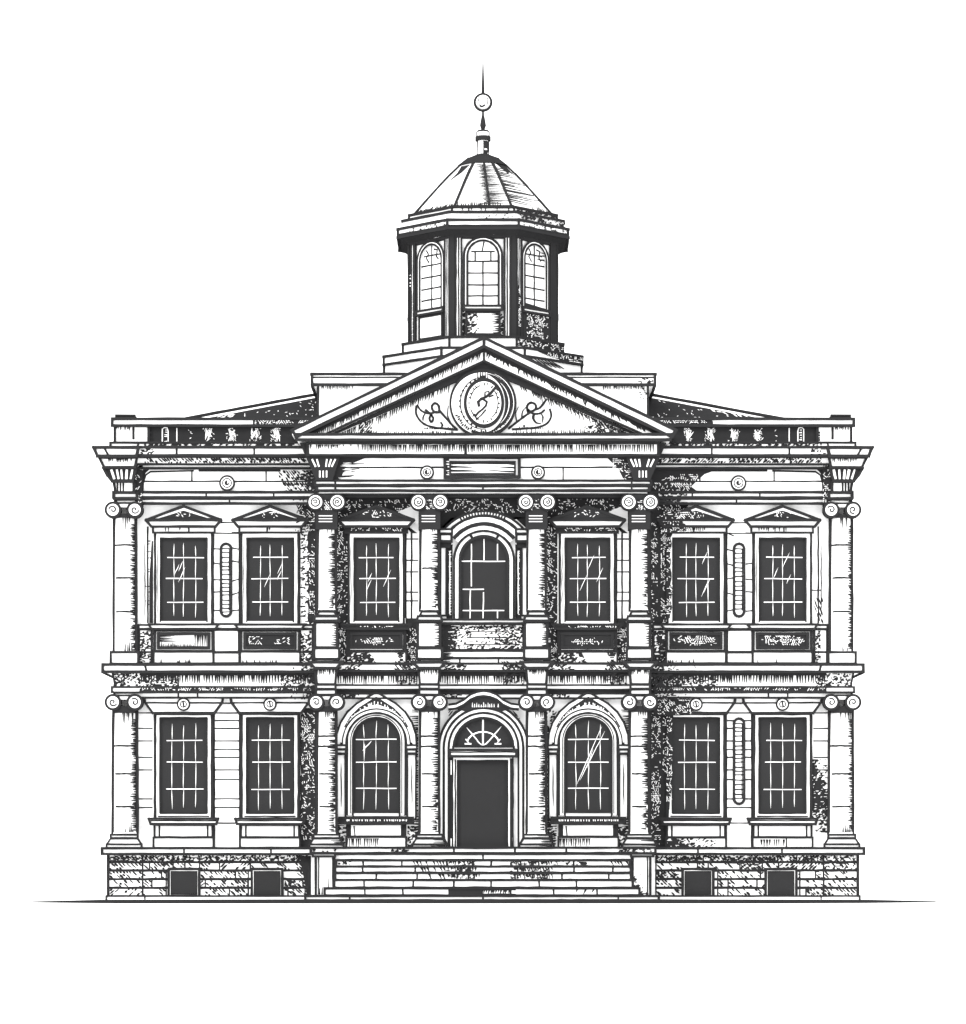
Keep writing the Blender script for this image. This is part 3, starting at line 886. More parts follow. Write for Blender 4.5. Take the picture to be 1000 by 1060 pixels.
# ---- front door
m = MB(PAV)
m.box(473, 787, 526, 878, PAV - 3, PAV + 1, 0, GL)
door = m.build('front_door', hall)
f = MB(PAV + 4)
for q in ((469, 783.5, 473.5, 878), (525.5, 783.5, 530.5, 878), (473.5, 783.5, 525.5, 787.5)): f.box(*q, PAV - 2, PAV + 4, 0)
for q in ((468.5, 783, 468.5, 878), (531, 783, 531, 878), (473.5, 788, 473.5, 877), (525.5, 788, 525.5, 877), (473, 787.5, 526, 787.5), (471.3, 786, 471.3, 877)): f.line(*q, 1.3, PAV + 4)
f.box(465.5, 776.5, 534.5, 783, PAV - 2, PAV + 8, 2.2)
f.line(466, 778.8, 534, 778.8, 1.0, PAV + 8)
f.dabs([rect(464.5, 783, 468.6, 877), rect(527.8, 785, 530.3, 877)], PAV + 4, IK, .1)
f.line(467, 787, 467, 802, 1.2, PAV + 4.3, ST); f.line(467, 868, 467, 876, 1.2, PAV + 4.3, ST)
f.box(465, 877.4, 534, 881, PAV - 2, PAV + 5, 1.4)
f.build('frame', door)
g = MB(PAV + 1)
g.prism([(501 - 31 * cos(pi * i / 24), 774 - 30.5 * sin(pi * i / 24)) for i in range(25)], PAV - 2, PAV + .8, 0, GL)
gd = PAV + .9
g.line(500, 745, 500, 771, 1.8, gd, ST)
g.line(483, 753, 498, 771, 1.4, gd, ST, taper=2); g.line(519, 752, 503, 771, 1.4, gd, ST, taper=2)
g.ribbon([(500 + 17 * cos(pi * i / 12), 771 - 13.5 * sin(pi * i / 12)) for i in range(1, 12)], 1.6, gd, ST)
g.ribbon([(500 - 13 + 26 * i / 12 if False else 500 - 6 + i, 767 + 4 * sin(pi * i / 12)) for i in range(13)], 1.3, gd, ST)
for sg in (-1, 1): g.line(500 + sg * 12, 770, 500 + sg * 19, 770, 1.6, gd, ST); g.line(500 + sg * 18, 765, 500 + sg * 14, 770, 1.2, gd, ST)
g.build('fanlight', door)
a = MB(PAV + 6)
a.ring(500.5, 774, 31, 36, 0, 180, PAV - 2, PAV + 5, 1.8)
a.box(464.8, 774, 469.5, 777, PAV - 2, PAV + 5, 0); a.box(531.5, 774, 536.2, 777, PAV - 2, PAV + 5, 0)
a.box(469, 773, 532, 776.5, PAV - 2, PAV + 5, 1.4)
arch_band(a, 500.5, 774, 36.2, 41, 877, PAV - 2, PAV + 6, 1.7)
arch_band(a, 500.5, 774, 41.2, 46, 866, PAV - 2, PAV + 7, 1.9)
a.prism([(455, 866), (459, 866), (465, 877.5), (460, 877.5)], PAV, PAV + 6, 1.3)
a.prism([(542, 866), (546, 866), (541, 877.5), (536, 877.5)], PAV, PAV + 6, 1.3)
a.build('archivolt', door)
o = MB(PAV + 8)
top = [(464, 729.5), (472, 728.5), (480, 724.5), (487, 719), (494, 716.2), (500.5, 715.4), (507, 716.2), (514, 719), (521, 724.5), (529, 728.5), (537, 729.5)]
bot = [(x, y + 5) for x, y in top]
o.dabs([[(472, 734), (484, 726), (492, 722), (500, 720.5), (509, 722), (517, 726), (529, 734), (519, 736.5), (500.5, 731), (482, 736.5)]], PAV + 7.4, IK)
o.ticks(489, 516, 727, 732, PAV + 7.8, 2, 1.1, .9, mat=ST, up=True)
for i in range(len(top) - 1):
    o.prism([top[i], top[i + 1], bot[i + 1], bot[i]], PAV - 2, PAV + 9, 0)
o.ribbon(top, 1.8, PAV + 9); o.ribbon(bot, 1.8, PAV + 9)
o.hatch(464, 735, 476, 746, -50, 2.2, 1.3, PAV, .8); o.hatch(526, 735, 538, 746, 50, 2.2, 1.3, PAV, .8)
o.build('hood', door)

# ---- string course between the storeys
m = MB(18)
for sx in (1, -1):
    X = lambda x: 500 + sx * (x - 500)
    m = MB(18)
    a, b = sorted((X(106.5), X(330)))
    m.box(a, 688, b, 695.5, -426, 20, 2.2, deep=True)
    a, b = sorted((X(116), X(330))); m.prism([(a, 695.5), (b, 695.5), (b, 711), (a + (3 if sx == 1 else 0), 711)] if sx == 1 else [(a, 695.5), (b, 695.5), (b - 3, 711), (a, 711)], -425.5, 14, 1.6)
    a, b = sorted((X(115.5), X(330))); m.box(a, 711, b, 716.5, -425, 15, 1.6)
    a, b = sorted((X(117.5), X(330))); m.box(a, 716.5, b, 722, -423, 12, 1.6)
    l, r = sorted((X(144), X(328)))
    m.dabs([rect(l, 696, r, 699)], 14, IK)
    m.ticks(l, r, 698, 707.5, 14, 2.5, 1.6, .95, vary=.22)
    m.stain(*((117, 697, 185, 710) if sx == 1 else (672, 697, 745, 710)), 14, lambda x, y: .5, grain=2.0)
    m.stain(*((845, 697, 881, 710) if sx == -1 else (290, 697, 328, 710)), 14, lambda x, y: .45, grain=2.0)
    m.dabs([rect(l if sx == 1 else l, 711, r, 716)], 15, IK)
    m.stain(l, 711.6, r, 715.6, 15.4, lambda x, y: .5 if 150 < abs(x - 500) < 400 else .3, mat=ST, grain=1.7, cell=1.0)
    m.line(X(184), 717, X(184), 722, 1.3, 12); m.line(X(204), 717, X(204), 722, 1.3, 12)
    m.line(X(150), 688, X(152), 695, 1.6, 20)
    if sx == -1: m.stain(665, 684, 730, 724, 20.2, lambda x, y: .62 - .55 * smooth(675, 715, x), grain=2.2)
    else: m.stain(300, 686, 330, 724, 20.2, lambda x, y: .15 + .55 * smooth(305, 328, x), grain=2.2)
    m.build('string_course', hall)

m = MB(34)
PB = 34
m.box(326, 687, 674, 694.5, 10, PB, 2.0)
m.box(328, 694.5, 672, 711, 10, PB - 6, 1.6)
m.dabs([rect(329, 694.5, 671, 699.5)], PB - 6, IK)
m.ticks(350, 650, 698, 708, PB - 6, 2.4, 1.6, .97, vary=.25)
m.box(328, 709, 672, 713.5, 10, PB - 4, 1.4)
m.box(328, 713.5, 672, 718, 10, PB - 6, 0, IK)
m.box(328, 717.5, 672, 722.5, 10, PB - 7, 1.6)
for a, b in ((350, 432), (458, 543), (569, 650)):
    m.stain(a, 688, a + 26, 694, PB, lambda x, y: .5, grain=2.0)
    m.stain(b - 22, 687, b, 709, PB, lambda x, y: .42, grain=2.2)
    m.stain(a, 718, a + 22, 722, PB - 7, lambda x, y: .5, grain=1.8)
    m.line((a + b) / 2, 718, (a + b) / 2, 722, 1.2, PB - 7)
    m.hatch(b - 24, 684, b, 694, 45, 2.4, 1.5, PB, .8)
for cx in PCX:
    m.prism([(cx - 17, 686.5), (cx + 17, 686.5), (cx + 11, 692.5), (cx - 11, 692.5)], 20, 50, 2.2)
    m.prism([(cx - 11, 693), (cx + 11, 693), (cx + 9.5, 709), (cx - 9.5, 709)], 20, 46, 1.9)
    m.ticks(cx - 9, cx + 10, 694, 700, 46, 1.9, 1.3, .95, vary=.6)
    m.box(cx - 10, 709.5, cx + 10, 713.5, 20, 47, 1.6)
    m.box(cx - 10, 714.5, cx + 10, 719.5, 20, 46, 1.6)
m.build('bay_string_course', hall)

# ---- entablature of the wings
for sx in (1, -1):
    m = MB(16)
    X = lambda x: 500 + sx * (x - 500)
    bx = lambda x0, y0, x1, y1, d1, w=1.8, mat=ST: m.box(*([min(X(x0), X(x1)), y0, max(X(x0), X(x1)), y1]), -427 + y0 * .01, d1, w, mat)
    def pr(pts, d1, w=1.8, mat=ST):
        q = [(X(x), y) for x, y in pts]
        m.prism(q if sx == 1 else q[::-1], -428 + pts[0][1] * .01, d1, w, mat)
    # architrave in two fasciae
    pr([(119, 515.5), (326, 515.5), (326, 520.5), (121, 520.5)], 9, 2.0)
    bx(117, 509, 326, 514.5, 11, 2.2)
    for x in (213, 283): m.line(X(x), 510, X(x), 514.5, 1.3, 11)
    m.line(X(237), 516, X(237), 520, 1.3, 9)
    # frieze
    bx(120, 484, 326, 509, 9, 1.6)
    m.line(X(148), 497.5, X(318), 497.5, 1.2, 9)
    m.line(X(198), 487, X(198), 497, 1.2, 9); m.line(X(275), 487, X(275), 497, 1.2, 9)
    m.dabs([[(X(135), 484), (X(155), 484), (X(150), 489), (X(147), 497), (X(146), 509), (X(137), 509)]], 9, IK)
    m.dabs([rect(min(X(205), X(290)), 485, max(X(205), X(290)), 487.4)], 9, IK)
    m.ribbon([(X(147), 509), (X(147.5), 499), (X(150), 491), (X(155), 487.5), (X(200), 486.5)], 1.4, 9)
    if sx == 1:
        m.hatch(288, 486, 326, 497, 50, 2.2, 1.5, 9, .85, brk=6); m.hatch(292, 498, 326, 509, 50, 2.2, 1.5, 9, .85, brk=6)
        m.stain(303, 486, 326, 521, 9.3, lambda x, y: .25 + .5 * smooth(308, 326, x), grain=2.3)
    else:
        shade_patch(m, [(672, 485), (744, 485), (730, 490), (722, 497), (716, 503), (724, 509), (672, 509)], 9, [(684, 490, 724, 498), (676, 499, 716, 508)], lambda x, y: .40 + .006 * (x - 684), grain=2.0, seed=41)  # bay's cast shade painted on the frieze
        m.stain(674, 509, 718, 522, 11.3, lambda x, y: .62 - .42 * smooth(695, 718, x), grain=2.3)
    # bed moulding and cornice
    bx(116, 480, 326, 484.5, 14, 1.8)
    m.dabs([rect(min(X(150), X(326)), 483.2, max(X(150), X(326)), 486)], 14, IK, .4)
    pr([(108, 473.5), (326, 473.5), (326, 481), (113, 481)], 19, 1.7)
    m.hatch(*([min(X(150), X(322)), 474.5, max(X(150), X(322)), 479.5]), 40 * sx, 1.8, 1.5, 19, .85, brk=5)
    pr([(98, 464.5), (326, 464.5), (326, 473), (102, 473)], 28, 2.2)
    for x in (184, 264): m.line(X(x), 465, X(x), 472.5, 1.6, 28)
    m.stain(*((146, 466, 162, 472) if sx == 1 else (838, 466, 854, 472)), 28, lambda x, y: .5, grain=2.0)
    m.build('cornice', hall)

# corner consoles carrying the cornice
for sx in (1, -1):
    X = lambda x: 500 + sx * (x - 500)
    m = MB(24)
    def pr(pts, d0, d1, w=1.8, mat=ST):
        q = [(X(x), y) for x, y in pts]
        m.prism(q if sx == 1 else q[::-1], d0, d1, w, mat)
    pr([(98.5, 464.2), (144, 464.2), (142, 473), (101.5, 473)], 0, 31, 2.4)
    m.line(X(109), 465, X(113), 472, 1.8, 31)
    pr([(103, 474), (142, 474), (140, 484), (108, 484)], 0, 26, 2.0)
    m.ticks(min(X(113), X(138)), max(X(113), X(138)), 475, 479, 26, 2.0, 1.2, .9)
    pr([(107, 484.5), (141, 484.5), (137, 498), (116, 498), (111, 492)], 0, 24, 2.2, IK)
    for i, x in enumerate((117, 122, 126, 131, 136)):
        m.line(X(x - (129 - x) * .15), 486, X(x + (129 - x) * .12), 496, U(1.6, 2.8), 24.2, ST)
    pr([(117, 498), (138, 498), (138, 509), (119, 509)], 0, 18, 2.0)
    for x in (121, 124, 127): m.line(X(x), 499, X(x), 508, 1.3, 18)
    pr([(117, 509), (141, 509), (141, 515), (117, 515)], 0, 15, 2.2)
    pr([(118, 516), (140, 516), (140, 520), (120, 520)], 0, 13, 1.8)
    pr([(138, 474), (147, 474), (146, 522), (139, 522)], 0, 14, 0, IK)
    m.stain(min(X(139), X(147)), 475, max(X(139), X(147)), 520, 14.4, lambda x, y: .3, mat=ST, grain=2.0)
    m.build('cornice_console', hall)

# ---- roundels on the friezes
def roundel(cx, cy, r, d):
    m = MB(d)
    m.disc(cx, cy, r, d - 4, d, IK); m.disc(cx, cy, r - 1.9, d - 1, d + .6); m.disc(cx, cy, r - 3.1, d, d + .9, IK); m.disc(cx, cy, r - 4.2, d, d + 1.2)
    m.line(cx - .6, cy - 2.6, cx - .4, cy + 2.6, 1.3, d + 1.2); m.ribbon([(cx + 2 * cos(i * .5), cy + 2 * sin(i * .5)) for i in range(9)], .9, d + 1.2)
    m.build('roundel', hall)
for x in (235, 764.5): roundel(x, 500, 8.2, 12)
for x in (442, 557): roundel(x, 489, 7.4, 46)

# ---- parapets of the wings
for sx in (1, -1):
    X = lambda x: 500 + sx * (x - 500)
    m = MB(6)
    bx = lambda x0, y0, x1, y1, d0, d1, w=1.8, mat=ST: m.box(min(X(x0), X(x1)), y0, max(X(x0), X(x1)), y1, d0, d1, w, mat)
    bx(150, 441, 332, 461, -10, 5, 1.6, IK)
    bx(119, 442, 124, 460, -424, -29, 0)
    bx(116.5, 434, 332, 441, -14, 9, 2.2); bx(116.5, 434, 127, 441, -424, -14.5, 2.0)
    bx(119, 441, 154, 459, -30, 7, 2.0)
    m.dabs([rect(min(X(137), X(139.5)), 442, max(X(137), X(139.5)), 455)], 7, IK)
    m.ticks(min(X(121), X(135)), max(X(121), X(135)), 442, 446, 7, 2.2, 1.2, .7 if sx == 1 else 1, vary=.6)
    bx(115, 459, 332, 464, -10, 12, 1.8)
    m.stain(min(X(150), X(326)), 459.6, max(X(150), X(326)), 463.6, 12.2, lambda x, y: .52, grain=2.2, cell=1.0)
    m.line(X(144), 459, X(143), 464, 1.6, 12)
    m.hticks(min(X(151), X(157)), max(X(151), X(157)), 448, 459, 7, 2.2, 1.4, .9)
    bx(120, 430, 140, 434.5, -30, 8, 1.2, IK)
    m.dabs([rect(min(X(262), X(326)), 434.5, max(X(262), X(326)), 440.5)], 9, IK)
    m.stain(min(X(262), X(326)), 435.5, max(X(262), X(326)), 439.8, 9.4, lambda x, y: .5, mat=ST, grain=2.2, cell=1.0)
    # pale patches of the baluster panels
    m.ribbon([(X(168), 458), (X(168), 444), (X(170), 442.5), (X(173), 443), (X(174), 446), (X(174), 458)], 1.2, 5.4, ST)
    m.hticks(min(X(170), X(173)), max(X(170), X(173)), 445, 457, 5.4, 2.4, 1.3, .9, mat=ST)
    for x, wd in ((183, 1.5), (197, 10), (216, 13), (240, 13), (264, 13), (286, 12)):
        if wd < 2: m.line(X(x), 443, X(x), 457, 1.2, 5.4, ST)
        else:
            c = X(x)
            m.stain(c - wd / 2, 443, c + wd / 2, 458, 5.4, lambda px, py: (.62 if wd > 10 else .25) - .06 * abs(px - c) - .02 * abs(py - 450), mat=ST)
            if wd > 10:
                for q in range(6): m.line(c + U(-4, 4), U(443, 447), c + U(-4, 4), U(451, 458), U(1, 1.8), 5.5, ST, taper=2)
    m.build('parapet', hall)

# ---- hipped roofs
for sx in (1, -1):
    X = lambda x: 500 + sx * (x - 500)
    m = MB(-60)
    hip = [(X(165), 446, -12), (X(345), 398, -110), (X(345), 398, -290), (X(165), 446, -390)]
    fr = [(X(165), 446, -12), (X(345), 446, -12), (X(345), 398, -110)]
    m.add(hip, [(0, 1, 2, 3)], RF)
    m.add(fr, [(0, 1, 2)], RF)
    m.add([hip[3], hip[2], (X(345), 446, -390)], [(0, 1, 2)], RF)
    sl = lambda x, y: -12 - (446 - y) / 48 * 98
    m.bar((X(165), 445.2, -12), (X(345), 397.2, -110), 2.0)
    # pale lead flashing along the hip
    m.ribbon([(X(200 + 14 * i), 446 - (200 + 14 * i - 165) / 180 * 48 + 3.0) for i in range(11)], 2.6, sl, ST, .5)
    m.stain(min(X(235), X(328)), 405, max(X(235), X(328)), 436, lambda x, y: sl(x, y) + .6, lambda x, y: (.06 if 446 - (abs(500 - (500 + (x - 500) * sx)) - 165) * 0 > 0 and y > 449 - ((x - 500) * sx + 500 - 165) / 180 * 48 + 3 else 0), mat=ST, grain=2.6)
    for i in range(10):
        x = U(226, 262); y = 446 - (x - 165) / 180 * 48 + U(5, 9)
        m.line(X(x), y, X(x + U(3, 6)), y - U(1, 4), 1.1, sl, ST, taper=2, h=.6)
    m.build('hipped_roof', hall)

# ---- entablature, gable and attic of the bay
m = MB(46)
ED = 44
m.box(326, 497.5, 674, 502, 0, ED + 1, 2.0)
m.box(328, 503, 672, 507.5, 0, ED, 2.0)
m.box(329, 508.4, 671, 511, 0, ED - 2, 1.0)
m.box(329, 511, 671, 514, 0, ED - 6, 0, IK)
m.line(347, 498, 347, 507, 1.5, ED + 1); m.line(654, 498, 654, 507, 1.5, ED + 1); m.line(500, 503, 500, 507, 1.5, ED)
m.box(328, 473, 672, 497, 0, ED - 1, 1.6)
m.line(352, 483.5, 460, 483.5, 1.4, ED - 1); m.line(538, 483.5, 640, 483.5, 1.4, ED - 1); m.line(583, 484, 583, 496, 1.2, ED - 1)
# dark hatched ends of the frieze
m.dabs([[(328, 473), (380, 473), (358, 482), (352, 497), (328, 497)]], ED - 1, IK)
for _ in range(9):
    y = U(475, 496); m.line(352, y, U(362, 378), y - U(0, 2), 1.5, ED - 1, IK, taper=1); m.line(U(350, 358), y + 1.2, U(362, 366), y + 1.2, .9, ED - .6, ST, taper=2)
m.dabs([[(672, 473), (628, 473), (640, 485), (646, 497), (672, 497)]], ED - 1, IK)
m.stain(634, 474, 654, 497, ED - .5, lambda x, y: .42, mat=ST, grain=2.2)
m.dabs([rect(460, 474, 538, 478)], ED - 1, IK)
# bed mould and hatched dentil band
m.box(319, 459.5, 681, 472, 0, 52, 2.0)
m.ticks(322, 350, 461, 466, 52, 2.4, 1.3, .9)
m.ticks(352, 365, 461, 463, 52, 3.4, 1.4, .5)
m.ticks(371, 678, 461, 469.5, 52, 2.3, 1.3, .95, vary=.3)
m.line(482, 460, 482, 471, 2.0, 52)
m.box(322, 457, 678, 459.5, 0, 54, 0, IK)
m.prism([(306, 451.5), (695, 451.5), (693, 457), (308, 457)], 0, 60, 2.2)
m.build('bay_entablature', hall)
for sx in (1, -1):
    X = lambda x: 500 + sx * (x - 500)
    m = MB(52)
    def pr(pts, d0, d1, w=1.8, mat=ST):
        q = [(X(x), y) for x, y in pts]
        m.prism(q if sx == 1 else q[::-1], d0, d1, w, mat)
    pr([(310, 458), (322, 458), (322, 472), (352, 472), (344, 497), (327, 497)], 10, 50, 0, IK)
    for x in (324, 328.5, 338, 342, 346): m.line(X(x - (335 - x) * .1), 475, X(x + (335 - x) * .25), 483, 1.9, 50.2, ST)
    for x in (331, 334.5, 338): m.line(X(x), 487, X(x), 494, 1.5, 50.2, ST)
    m.build('gable_console', hall)

m = MB(ED)
m.box(460.5, 474, 537.5, 494, 30, ED + 2, 2.4)
m.box(466, 478.5, 533, 491, 40, ED + 3, 1.6)
for y in (480, 483.5, 487.5): m.line(467, y, U(485, 500), y + .5, 1.8, ED + 3, taper=1); m.line(532, y + 1, U(505, 515), y, 1.3, ED + 3, taper=1)
for y in (479.5,): m.line(467, y, 533, y, 2.4, ED + 3)
m.dabs([rect(460, 475, 465, 494)], ED + 2, IK)
m.hticks(461, 466, 478, 492, ED + 2.4, 2.4, 1.4, .7, mat=ST)
m.build('plaque', hall)

# gable
m = MB(48)
G0 = 46
apx, apy = 501, 351.5
m.prism([(322, 451), (501, 366), (680, 451)], -60, G0, 0)
m.prism([(302, 447), (apx, apy), (697, 447), (697.5, 449), (302, 449)], -60, 40, 0)
def rake(o0, o1, d1, w, ex=0):
    """sloping cornice band: o0..o1 measured down from the roof line"""
    for sx, ex_x in ((-1, 303), (1, 697)):
        k = (447 - apy) / abs(ex_x - apx)
        e = ex_x
        a = [(apx, apy + o0), (apx, apy + o1), (e + sx * -1 * (o1 - o0) * .35 + (0 if o0 < 1 else -sx * o0 / k * .0), 447 + o1 - 1), (e, 447 + o0)]
        a = [(x, min(y, 451.5)) for x, y in a]
        m.prism(a if sx == -1 else a[::-1], -60, d1, w)
rk = (447 - apy) / 198.0
def rline(t0, t1, sx, off, w, d, mat=IK):
    x0, x1 = apx + sx * t0, apx + sx * t1
    m.line(x0, apy + t0 * rk + off, x1, apy + t1 * rk + off, w, d, mat)
for sx in (-1, 1):
    P = lambda t, off: (apx + sx * t, apy + t * rk + off)
    def pq(pts, d0, d1, w, mat=ST):
        m.prism(pts if sx == 1 else pts[::-1], d0, d1, w, mat)
    pq([P(0, 0), P(198, 0), P(193.5, 9), P(0, 9)], -60, 60, 2.4)           # pale corona
    pq([P(0, 9), P(191, 9), P(187, 10.8), P(0, 12.5)], -60, 57, 0, IK)
    pq([P(0, 12.5), P(184, 12.5), P(168, 19.6), P(0, 23)], -60, 54, 1.6)    # hatched cyma
    pq([P(0, 23), P(164, 21.3), P(158, 23.3), P(0, 32)], -60, 50, 0, IK)
    t = 4
    while t < 178:
        if R() < .9:
            x, y = P(t, 13.0)
            L = U(3.5, 7.5) * (1 if t < 168 else .5)
            if sx < 0: m.line(x, y, x - L * .2, y + L, 1.2, 54, taper=1)
            else: m.line(x, y, x + U(-2, 4), y + L * U(.4, 1), 1.6, 54, taper=1)
        t += U(1.6, 2.9) if sx < 0 else U(1.5, 3.4)
    # hatching hanging in the tympanum
    t = 26
    while t < 150:
        x, y = P(t, 24.5 + 6 * (1 - t / 160))
        if R() < .9 and abs(x - 501) > 36: m.line(x, y, x - 1.0 + (0 if sx < 0 else 3), y + U(4, 9), 1.2, G0, taper=1)
        t += U(1.7, 2.7)
    m.hatch(*((372, 436, 385, 449) if sx < 0 else (618, 436, 632, 449)), -50 if sx < 0 else 50, 2.2, 1.4, G0, .6)
m.ticks(360, 470, 444.5, 450.5, G0, 2.0, 1.2, .92, vary=.5, up=True)
m.ticks(532, 645, 443.5, 450.5, G0, 2.0, 1.2, .92, vary=.5, up=True)
m.line(340, 450.3, 662, 450.3, 2.2, G0 + 1)
m.stain(605, 436, 655, 450, G0, lambda x, y: .42 if y > 428 + (660 - x) * .25 else .1, grain=2.0)
m.dabs([[(501, 383), (484, 389), (520, 389)]], G0, IK)
m.build('gable', hall)

# carved scrolls either side of the clock
m = MB(G0)
m.curve([(569, 423), (570.5, 431), (566, 438.5), (556, 442.5), (544, 443.5), (530, 444.5)], 1.7, G0, h=.9)
m.curve([(526, 444), (535, 437), (545, 429.5), (553, 424.5), (559, 422), (566, 413)], 1.8, G0, h=.9)
m.curve([(547, 428), (545.5, 421), (549, 417), (554, 418.5), (554.5, 423), (550, 426), (546, 424)], 1.9, G0, h=.9)
m.curve([(549, 427), (554, 428.5), (560, 427.5), (564, 424)], 1.6, G0, h=.9)
m.curve([(553, 428), (552, 433), (555, 437.5), (560, 438.5)], 2.3, G0, h=.9, taper=1)
m.curve([(560, 428), (562, 432), (561, 438)], 1.3, G0, h=.9, taper=2)
m.curve([(535, 437), (534, 428), (537, 421)], 1.0, G0, h=.9, taper=1)
m.curve([(540, 433), (541, 426), (545, 421)], 1.2, G0, h=.9, taper=1)
m.ticks(536, 566, 441, 444, G0, 2.4, 1.2, .8, up=True)
m.disc(542.5, 441, 1.2, G0, G0 + 1, IK, 10)
m.build('carved_scroll', hall)
m = MB(G0)
m.curve([(431, 420), (431, 429), (437, 437.5), (447, 442), (459, 443.5), (474, 445)], 1.7, G0, h=.9)
m.curve([(454, 424), (461, 432), (468, 440), (473, 444.5)], 1.8, G0, h=.9)
m.curve([(455, 428), (454, 420), (450, 417.5), (447, 421), (449, 426), (454, 427)], 1.9, G0, h=.9)
m.curve([(431.5, 419), (436, 425), (443, 428), (450, 427)], 1.6, G0, h=.9)
m.curve([(440, 424), (445, 428), (448.5, 433), (446.5, 437), (444.5, 433), (447, 428.5)], 1.7, G0, h=.9)
m.curve([(440, 428), (438, 432), (438, 436)], 1.3, G0, h=.9, taper=2)
m.curve([(456, 437), (458, 440), (457, 442)], 1.5, G0, h=.9)
m.curve([(466, 437), (463, 429), (464, 420)], 1.1, G0, h=.9, taper=1)
m.ticks(440, 470, 441.5, 444.5, G0, 2.4, 1.2, .8, up=True)
m.build('carved_scroll', hall)

# clock
m = MB(G0 + 5)
cx, cy = 500, 417.5
m.disc(cx, cy, 34.8, G0 - 3, G0 + 6, IK, 48, 1.02)
m.disc(cx - 1, cy + .5, 31.6, G0, G0 + 6.5, ST, 48, 1.02)
cres = [(cx + (29.5 - 6.6 * sin(pi * i / 20) ** .7) * cos(t), cy - (30 - 4.6 * sin(pi * i / 20) ** .7) * sin(t)) for i, t in enumerate(radians(-72 + 152 * i / 20) for i in range(21))]
crso = [(cx + 30.6 * cos(t), cy - 31 * sin(t)) for t in [radians(80 - 152 * i / 20) for i in range(21)]]
for i in range(20): m.dabs([[cres[i], cres[i + 1], crso[19 - i], crso[20 - i]]], G0 + 6.5, IK)
m.curve([(cx + 27 * cos(radians(q)), cy - 28 * sin(radians(q))) for q in range(-48, 50, 8)], .8, G0 + 7, ST, h=.4, taper=2)
m.curve([(cx + 31.8 * cos(radians(q)), cy - 32.3 * sin(radians(q))) for q in range(-60, 75, 8)], .7, G0 + 7, ST, h=.4, taper=2)
m.curve([(cx + 23.5 * cos(radians(q)), cy - 27 * sin(radians(q))) for q in range(85, 280, 8)], .9, G0 + 6.5, taper=2)
m.ring(cx, cy, 30, 33.2, -110, -70, G0, G0 + 6.9, 0, IK, 12)
m.dabs([rect(494, 384, 505, 394)], G0 + 6.5, IK)
m.ticks(496, 504, 386, 392, G0 + 6.9, 2.5, 1.3, 1, mat=ST)
for i in range(12):
    a = radians(110 + i * 13); m.line(cx + 23 * cos(a), cy - 24 * sin(a), cx + 25 * cos(a), cy - 26.5 * sin(a), 1.6, G0 + 6.5)
for i in range(30):
    a = radians(205 + i * 4.4); r = U(27, 30); m.line(cx + r * cos(a), cy - r * sin(a), cx + (r + 3) * cos(a), cy - (r + 3) * sin(a), 1.2, G0 + 6.7)
clock = m.build('clock', hall)
f = MB(G0 + 8)
f.disc(cx + 1, cy - .5, 21, G0 + 5, G0 + 8, IK, 40, 1.24)
f.disc(cx + 1, cy - .5, 17.8, G0 + 6, G0 + 8.6, ST, 40, 1.24)
for i in range(24):
    a = radians(i * 15 + U(-3, 3)); r0 = 15.2 if i % 2 else 14
    if R() < .75: f.line(cx + 1 + 16.6 * cos(a), cy - .5 - 20.8 * sin(a), cx + 1 + r0 * cos(a), cy - .5 - r0 * 1.26 * sin(a), 1.0, G0 + 8.6)
for a0, a1 in ((-55, 40), (105, 170), (200, 250)):
    f.ribbon([(cx + 1 + 14.6 * cos(radians(a0 + (a1 - a0) * i / 9)), cy - .5 - 18.4 * sin(radians(a0 + (a1 - a0) * i / 9))) for i in range(10)], .9, G0 + 8.6)
f.build('clock_face', clock)
h = MB(G0 + 9)
for pts, w in (([(492, 431), (495, 427), (499, 424), (503, 420), (504, 416), (500, 413), (497, 414)], 1.7),
               ([(497, 413), (503, 411), (508, 407), (513, 401)], 2.0), ([(512, 400), (516, 404)], 1.6),
               ([(496, 421), (495, 416), (498, 413)], 2.2), ([(491, 428), (493, 434), (498, 430), (503, 424)], 1.2),
               ([(502, 410), (502, 406), (506, 405), (506, 409)], 1.2), ([(506, 411), (511, 409)], 1.1)):
    h.ribbon(pts, w, G0 + 8.8, IK, .5)
h.build('clock_hand', clock)

# attic behind the gable
m = MB(10)
m.box(329, 396, 671, 470, -200, 5, 1.8, deep=True)
m.box(323, 387.5, 678, 398.5, -206, 12, 2.2, deep=True)
m.line(324, 391, 677, 391, 1.2, 12)
m.box(321, 386.6, 680, 388.6, -206, 14, 0, IK)
m.ticks(333, 366, 399, 403, 5, 1.9, 1.0, .85); m.ticks(625, 668, 399, 403, 5, 1.9, 1.0, .9)
m.stain(652, 392, 676, 397, 12.2, lambda x, y: .42 * smooth(652, 674, x), grain=2.2)
m.stain(640, 400, 671, 424, 5.2, lambda x, y: .34 * smooth(655, 670, x) if y < 412 else .0, grain=2.2)
m.build('attic', hall)

